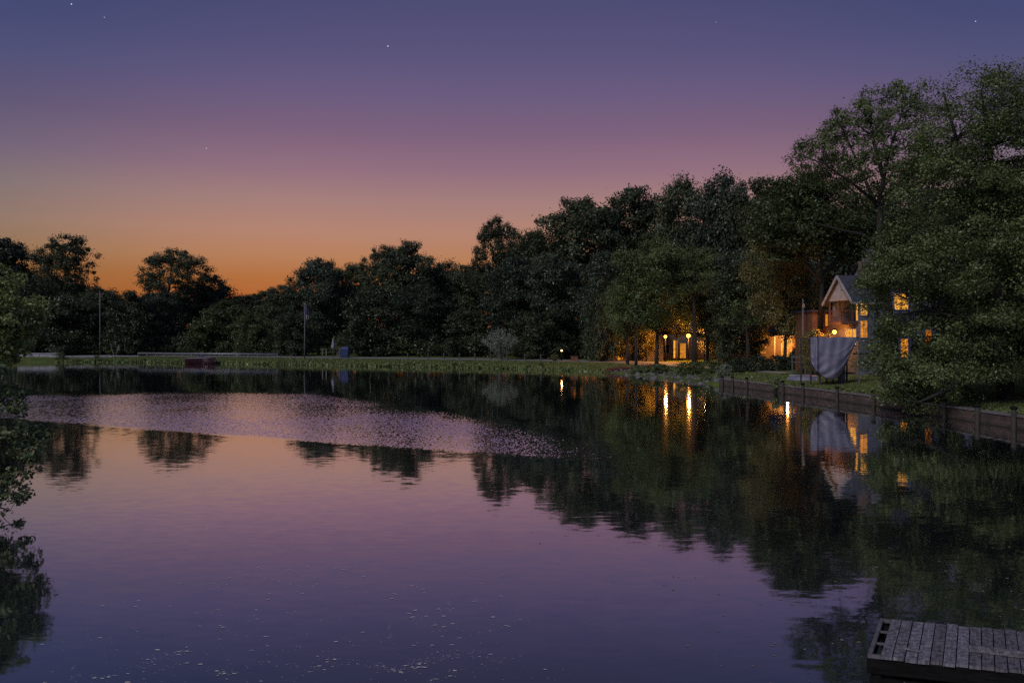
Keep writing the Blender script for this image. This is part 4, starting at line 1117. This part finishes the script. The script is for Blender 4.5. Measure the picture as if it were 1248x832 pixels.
# blue booth
Y = 139.5; x = gx(419.5,Y); z0 = ground_z(x,Y)
bt = empty('portable_booth', (x,Y,z0), 'small blue booth on the far bank right of the flagpole', 'booth')
mb = MB(); mb.box(-.68,.68,0,1.3,-.1,1.55); mb.build('cabin', M['shed_blue'], bt)
mb = MB(); mb.box(-.42,.42,-.05,-.002,.08,1.42); d_ = mb.build('door', M['shed_blue'], bt)
mb = MB(); mb.box(.26,.34,-.085,-.052,.7,.82); mb.build('handle', M['metal_grey'], d_)
mb = MB(); mb.add([(-.76,-.08,1.552),(.76,-.08,1.552),(.76,1.38,1.552),(-.76,1.38,1.552),(-.5,.3,1.95),(.5,.3,1.95),(.5,1.0,1.95),(-.5,1.0,1.95)],[(0,3,2,1),(4,5,6,7),(0,1,5,4),(1,2,6,5),(2,3,7,6),(3,0,4,7)]); mb.build('roof', M['flag_blue'], bt)
# wooden fence panels and a hanging sign left of the booth
Y = 140; x = gx(406,Y); z0 = ground_z(x,Y)
sg = empty('sign_post', (x,Y,z0), 'pale mauve post with a hanging bundle just left of the blue booth', 'post')
mb = MB(); mb.tube([(0,0,-.3),(.1,0,4.0)],[.07,.04],7); mb.build('shaft', M['pole_wood'], sg)
mb = MB(); mb.lathe([(0,1.5),(.28,1.7),(.36,2.1),(.22,2.6),(.12,3.2),(.05,3.5),(0,3.5)],9); mb.build('bundle', M['cloth_white'], sg)
for k, px in enumerate((393,397.5,411,413.5)):
    x = gx(px,140.5); z0 = ground_z(x,140.5); mb = MB(); mb.box(-.09,.09,-.05,.05,-.2,1.6); mb.add([(-.09,-.05,1.6),(.09,-.05,1.6),(0,-.05,1.78),(-.09,.05,1.6),(.09,.05,1.6),(0,.05,1.78)],[(0,1,2),(3,5,4),(0,2,5,3),(1,4,5,2)])
    o = mb.build('pale_stake', M['pole_wood']); o.location = (x,140.5,z0)
    tag(o, ['leftmost of the pale stakes between flagpole and booth','second pale stake right of the flagpole','pale stake between the mauve post and the booth','pale stake touching the left side of the booth'][k], 'stake', 'pale stakes by the blue booth')
# bollards along the road
bl = MB(); bl.lathe([(.13,-.3),(.13,.85),(.15,.86),(.15,.95),(.0,1.02)],8); bo_ = bl.build('bollard', M['pole_wood']); first = True
spots = [(497,'first wooden bollard of the row on the far bank, counting from the booth'),(522,'second wooden bollard of the row, counting from the booth'),(541,'third wooden bollard of the row, counting from the booth'),(560,'fourth wooden bollard of the row, counting from the booth'),(579,'bollard just left of the pale feathery bush'),(598,'bollard in front of the left half of the pale feathery bush'),(618,'bollard in front of the right half of the pale feathery bush'),(640,'first bollard right of the pale feathery bush'),(659,'bollard nearest to the small red lamp')]
for px, lab in spots:
    Y = float(np.interp(px, [400,500,600,700], [138,133.5,127,118.5])); x = gx(px,Y)
    o = bo_ if first else bo_.copy()
    if not first: C.objects.link(o)
    first = False
    o.location = (x,Y,ground_z(x,Y)); tag(o, lab, 'bollard', 'bollards along the far road')
# leaning sticks in the bank
for px, lean, lab in ((340,.35,'leaning stick on the grass bank left of the flagpole'),(358,.4,'leaning stick on the grass bank nearest the left of the flagpole'),(377,.2,'leaning stick on the grass bank just right of the flagpole')):
    Y = 135; x = gx(px,Y); mb = MB(); mb.tube([(0,0,-.2),(lean*.5,.05,.8),(lean*1.1,.1,1.7)],[.06,.05,.03],6); o = mb.build('leaning_stick', M['post_wood']); o.location = (x,Y,ground_z(x,Y)); tag(o, lab, 'stick', 'sticks leaning in the bank')
# concrete wall and guardrails at far left
def strip_wall(px0, px1, Y0, Y1, z0, z1, th, mat, name, label, cat, rail=False):
    a = Vector((gx(px0,Y0),Y0,0)); b = Vector((gx(px1,Y1),Y1,0)); L = (b-a).length; d = (b-a).normalized()
    root = empty(name, (a.x,a.y,0), label, cat, None, math.atan2(d.y,d.x))
    if not rail:
        mb = MB(); mb.box(0,L,0,th,z0,z1); mb.build('wall_face', M[mat], root)
        mb = MB(); mb.box(-.05,L+.05,-.08,th+.08,z1+.002,z1+.14); mb.build('coping', M['concrete'], root)
        n = max(2,int(L/4))
        for k in range(n+1): mb = MB(); mb.box(L*k/n-.12,L*k/n+.12,-.06,-.002,z0,z1-.002); mb.build('pier', M[mat], root)
    else:
        mb = MB()
        for zc in ((z1-.08),(z1-.22)): mb.tube([(0,-.02,zc),(L,-.02,zc)], .075, 6)
        mb.box(0,L,.0,.03,z1-.28,z1-.02); mb.build('rail', M[mat], root)
        n = int(L/2)
        for k in range(n+1): mb = MB(); mb.box(L*k/n-.06,L*k/n+.06,.032,.15,z0,z1-.05); mb.build('post', M['metal_grey'], root)
strip_wall(22,72,151,152,-.3,1.55,.35,'concrete','concrete_wall','pale concrete wall at the far water edge, left end','wall')
strip_wall(72,168,152,153.5,-.3,1.0,.35,'concrete','concrete_kerb_wall','low pale concrete wall running right from the taller concrete wall','wall')
strip_wall(168,338,154.5,144,.6,1.75,.1,'metal_grey','guardrail','grey metal guardrail along the road behind the red boat','guardrail',True)
# red boat moored at the bank
def boat():
    Y = 140.5; x = gx(245,Y)
    root = empty('red_boat', (x,Y,0), 'dark red boat with pale trim moored at the far bank', 'boat', None, R(-22))
    nu, nv = 20, 8; vs, fs = [], []; L_ = 6.4
    for i in range(nu+1):
        u = i/nu; w = 1.15*min(1,(u*5+.55))*(1-max(0,(u-.55)/.45)**2.2*.97); zt_ = .92+.22*u*u; kz = -.25+.5*max(0,(u-.7)/.3)**2
        for j in range(nv+1):
            t = j/nv*2-1; s = abs(t)
            vs.append(((u-.5)*L_, w*t*(1 if s>.9 else .98), kz+(zt_-kz)*s**2.4))
    for i in range(nu):
        for j in range(nv): a = i*(nv+1)+j; fs.append((a,a+nv+1,a+nv+2,a+1))
    fs.append(tuple(range(nv+1)))
    mb = MB(); mb.add(vs, fs, True); mb.build('hull', M['boat_red'], root)
    dk = MB(); dv, df = [], []
    for i in range(nu+1):
        u = i/nu; w = 1.13*min(1,(u*5+.55))*(1-max(0,(u-.55)/.45)**2.2*.97); z = .90+.22*u*u
        dv += [((u-.5)*L_,-w,z),((u-.5)*L_,w,z)]
    for i in range(nu): df.append((2*i,2*i+2,2*i+3,2*i+1))
    dk.add(dv,df); dk.build('deck', M['boat_red'], root)
    gw = MB()
    for s in (0,1): gw.tube([Vector(dv[2*i+s])+Vector((0,0,.03)) for i in range(nu+1)], .05, 6)
    gw.build('gunwale', M['cloth_white'], root)
    ws = MB(); ws.add([(.3,-.8,1.0),(.3,.8,1.0),(-.1,.75,1.45),(-.1,-.75,1.45),(.26,-.8,1.0),(.26,.8,1.0),(-.14,.75,1.45),(-.14,-.75,1.45)],[(0,1,2,3),(4,7,6,5),(0,4,5,1),(1,5,6,2),(2,6,7,3),(3,7,4,0)]); ws.build('windscreen', M['metal_grey'], root)
boat()
# V-shaped sapling beside the utility pole
Y = 153; x = gx(140,Y); z0 = ground_z(x,Y)
sp = empty('bare_sapling', (x,Y,z0), 'small V-forked bare sapling with a pale tuft right of the utility pole', 'sapling')
mb = MB(); mb.tube([(0,0,-.2),(-.2,0,.5),(-.7,.1,1.6),(-.9,.1,2.7)],[.06,.05,.035,.02],6); mb.tube([(0,0,.1),(.3,0,.8),(.7,.1,2.0)],[.05,.04,.02],6); mb.build('stem', M['bark_pale'], sp)
c = np.array([[.72,.1,1.9],[.66,.1,1.5],[.74,.1,2.2]]); link_mesh('tuft', leaf_mesh('tuft', *clump_leaves(c, np.array([.35,.3,.22]), 40, .22), M['leaf_pale']), sp)
# orange-lit box and bush near the red lamp
x = gx(700,120); z0 = ground_z(x,120); ub = empty('utility_box', (x,120,z0), 'low orange-brown utility box right of the small red lamp', 'box')
mb = MB(); mb.box(-.5,.5,-.3,.3,0,.72); mb.build('cabinet', M['siding_wood'], ub); mb = MB(); mb.box(-.56,.56,-.36,.36,.722,.8); mb.build('lid', M['brown_paint'], ub)
put_shrub('shrub1',676,121,1.6,1.2,'small shrub lit orange beside the small red lamp','lamplit_shrub')
# dinghy, rail fence on the lawn
def dinghy():
    Y = 70; x = gx(978,Y); z0 = ground_z(x,Y)
    mb = MB(); vs, fs = [], []; nu, nv = 14, 8
    for i in range(nu+1):
        u = i/nu; w = .62*max(.03,(math.sin(math.pi*min(1,.22+u*.78)))**.7); 
        for j in range(nv+1):
            t = j/nv*math.pi; vs.append(((u-.5)*2.5, -w*math.cos(t), .52*math.sin(t)*(.55+.45*math.sin(math.pi*min(1,.2+.8*u)))))
    for i in range(nu):
        for j in range(nv): a = i*(nv+1)+j; fs.append((a,a+nv+1,a+nv+2,a+1))
    fs.append(tuple(range(nv+1))[::-1])
    root = empty('upturned_dinghy', (x,Y,z0+.02), 'small pale grey dinghy lying upside down on the lawn left of the tarp', 'dinghy', None, R(160))
    mb.add(vs, fs, True); mb.build('hull', M['tarp'], root)
    k = MB(); k.beam((-1.2,0,.44),(1.1,0,.44),.05,.1); k.build('keel', M['white_paint'], root)
dinghy()
Y = 76; xa, xb = gx(964,Y), gx(1000,Y); z0 = ground_z(xa,Y)
rf = empty('rail_fence', (xa,Y,z0), 'pale rail fence behind the thin utility pole left of the tarp', 'fence')
mb = MB(); mb.box(0,xb-xa,-.03,.03,1.75,1.9); mb.build('rail', M['pole_wood'], rf); mb = MB(); mb.box(0,xb-xa,-.025,.025,1.3,1.4); mb.build('rail', M['pole_wood'], rf)
for t in (.05,.5,.95): mb = MB(); mb.box((xb-xa)*t-.05,(xb-xa)*t+.05,.03,.13,-.3,1.95); mb.build('post', M['pole_wood'], rf)
# red flower bed under the lamps
Yb2 = 104; pxs = rng.uniform(738,806,90); pts = np.column_stack([(pxs-CX)/F*Yb2, Yb2+rng.uniform(-.8,.8,90), 0*pxs]); pts[:,2] = [ground_z(p[0],p[1])+.18 for p in pts]
M['leaf_red'] = mat_leaf('leaf_red', (.07,.03,.022), (.14,.055,.04), (.25,.12,.09))
tag(link_mesh('flower_bed', leaf_mesh('flower_bed', *clump_leaves(pts, rng.uniform(.25,.5,90), 40, .14), M['leaf_red'])), kind='stuff')

# ------------------------------------------------------------------ stars
sm_ = bpy.data.meshes.new('star'); b_ = MB(); b_.lathe([(0,-1)]+[(math.sin(math.pi*k/6), -math.cos(math.pi*k/6)) for k in range(1,6)]+[(0,1)],8)
so = b_.build('star', M['star']); first = True
for px, py, s, lab in ((88,6,1.5,'bright star at the upper left corner of the sky'),(128,22,.9,'faint star just right of the upper left bright star'),(473,57,1.5,'bright star high left of centre in the purple sky'),(252,181,1.1,'lone star low in the mauve sky above the far left trees'),(1188,27,1.2,'star in the upper right sky above the huge leafy tree'),(872,28,.7,'very faint star in the sky right of centre')):
    o = so if first else so.copy()
    if not first: C.objects.link(o)
    first = False
    o.location = at(px,py,2400); o.scale = (s*1.25,)*3; tag(o, lab, 'star', 'stars in the dusk sky')

# ------------------------------------------------------------------ sky
w = bpy.data.worlds.new('World'); S.world = w; w.use_nodes = True
nt = w.node_tree; nt.nodes.clear(); L = nt.links
out = nt.nodes.new('ShaderNodeOutputWorld')
tc = N(nt,'TexCoord'); sep = N(nt,'SeparateXYZ'); L.new(tc.outputs['Generated'], sep.inputs[0])
SKY = [(.0,srgb(170,84,34)),(.045,srgb(176,96,46)),(.074,srgb(178,110,62)),(.0995,srgb(182,126,90)),(.128,srgb(180,131,111)),(.166,srgb(164,126,122)),(.203,srgb(145,110,126)),(.248,srgb(123,96,123)),(.292,srgb(105,90,126)),(.334,srgb(91,83,122)),(.385,srgb(80,77,116)),(1,srgb(48,56,98))]
EAST = [(.0,srgb(120,112,140)),(.15,srgb(150,130,160)),(.35,srgb(140,130,170)),(.6,srgb(110,112,150)),(1,srgb(80,86,125))]
r1 = ramp(nt, SKY); r2 = ramp(nt, EAST); L.new(sep.outputs[2], r1.inputs[0]); L.new(sep.outputs[2], r2.inputs[0])
dt = N(nt,'VectorMath',operation='DOT_PRODUCT'); g = Vector((-.30,.954,0)).normalized(); dt.inputs[1].default_value = g; L.new(tc.outputs['Generated'], dt.inputs[0])
mr = N(nt,'MapRange',interpolation_type='SMOOTHSTEP'); mr.inputs[1].default_value = .35; mr.inputs[2].default_value = -.6; L.new(dt.outputs['Value'], mr.inputs[0])
mx = N(nt,'Mix',data_type='RGBA'); L.new(mr.outputs[0], mx.inputs[0]); L.new(r1.outputs[0], mx.inputs[6]); L.new(r2.outputs[0], mx.inputs[7])
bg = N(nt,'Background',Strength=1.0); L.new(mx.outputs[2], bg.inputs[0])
sky = N(nt,'TexSky',sky_type='NISHITA'); sky.sun_disc = False; sky.sun_elevation = R(-3); sky.sun_rotation = R(-17.5); sky.altitude = 200
bg2 = N(nt,'Background',Strength=.02); L.new(sky.outputs[0], bg2.inputs[0])
dim = N(nt,'VectorMath',operation='DOT_PRODUCT'); dim.inputs[1].default_value = Vector((0.0,1,0)).normalized(); L.new(tc.outputs['Generated'], dim.inputs[0])
dm = N(nt,'MapRange',interpolation_type='SMOOTHSTEP'); dm.inputs[1].default_value = .965; dm.inputs[2].default_value = .788; dm.inputs[3].default_value = 0.0; dm.inputs[4].default_value = 1.0
L.new(dim.outputs['Value'], dm.inputs[0])
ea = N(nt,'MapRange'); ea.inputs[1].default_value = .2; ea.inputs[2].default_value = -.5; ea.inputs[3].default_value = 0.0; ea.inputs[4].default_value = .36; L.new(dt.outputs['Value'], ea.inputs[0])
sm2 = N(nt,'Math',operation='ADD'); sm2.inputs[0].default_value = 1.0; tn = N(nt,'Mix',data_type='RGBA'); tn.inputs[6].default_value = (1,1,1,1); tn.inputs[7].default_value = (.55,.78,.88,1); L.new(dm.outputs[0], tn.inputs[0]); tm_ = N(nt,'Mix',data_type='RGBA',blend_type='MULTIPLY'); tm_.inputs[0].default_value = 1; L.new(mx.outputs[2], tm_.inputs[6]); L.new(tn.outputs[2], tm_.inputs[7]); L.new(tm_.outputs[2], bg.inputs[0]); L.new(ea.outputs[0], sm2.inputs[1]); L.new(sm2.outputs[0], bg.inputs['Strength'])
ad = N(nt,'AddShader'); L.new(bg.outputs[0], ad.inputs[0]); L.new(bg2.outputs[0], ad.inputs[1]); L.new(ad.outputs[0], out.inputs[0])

# added fill lamp behind the camera to light the foliage; no source there
sl = bpy.data.lights.new('foliage_fill','SUN'); sl.energy = 1.95; sl.angle = R(14); sl.color = (1,.93,.90)
so_ = bpy.data.objects.new('foliage_fill', sl); C.objects.link(so_)
so_.rotation_euler = Vector((.52,.62,-.62)).to_track_quat('-Z','Y').to_euler()

# ------------------------------------------------------------------ camera and render settings
cd = bpy.data.cameras.new('camera'); cam = bpy.data.objects.new('camera', cd); C.objects.link(cam)
cam.location = (0,0,CAMZ); cd.sensor_width = 36; cd.lens = 36*F/1248; cd.clip_end = 8000; cd.clip_start = .1
cam.rotation_euler = (R(90)-math.atan((416-HY)/F), 0, 0)
S.camera = cam
S.view_settings.view_transform = 'Standard'; S.view_settings.look = 'None'; S.view_settings.exposure = 0; S.view_settings.gamma = 1
S.render.engine = 'CYCLES'
cy = S.cycles
cy.use_denoising = False; cy.denoiser = 'OPENIMAGEDENOISE'
cy.max_bounces = 6; cy.diffuse_bounces = 3; cy.glossy_bounces = 3; cy.transmission_bounces = 3; cy.sample_clamp_indirect = 4
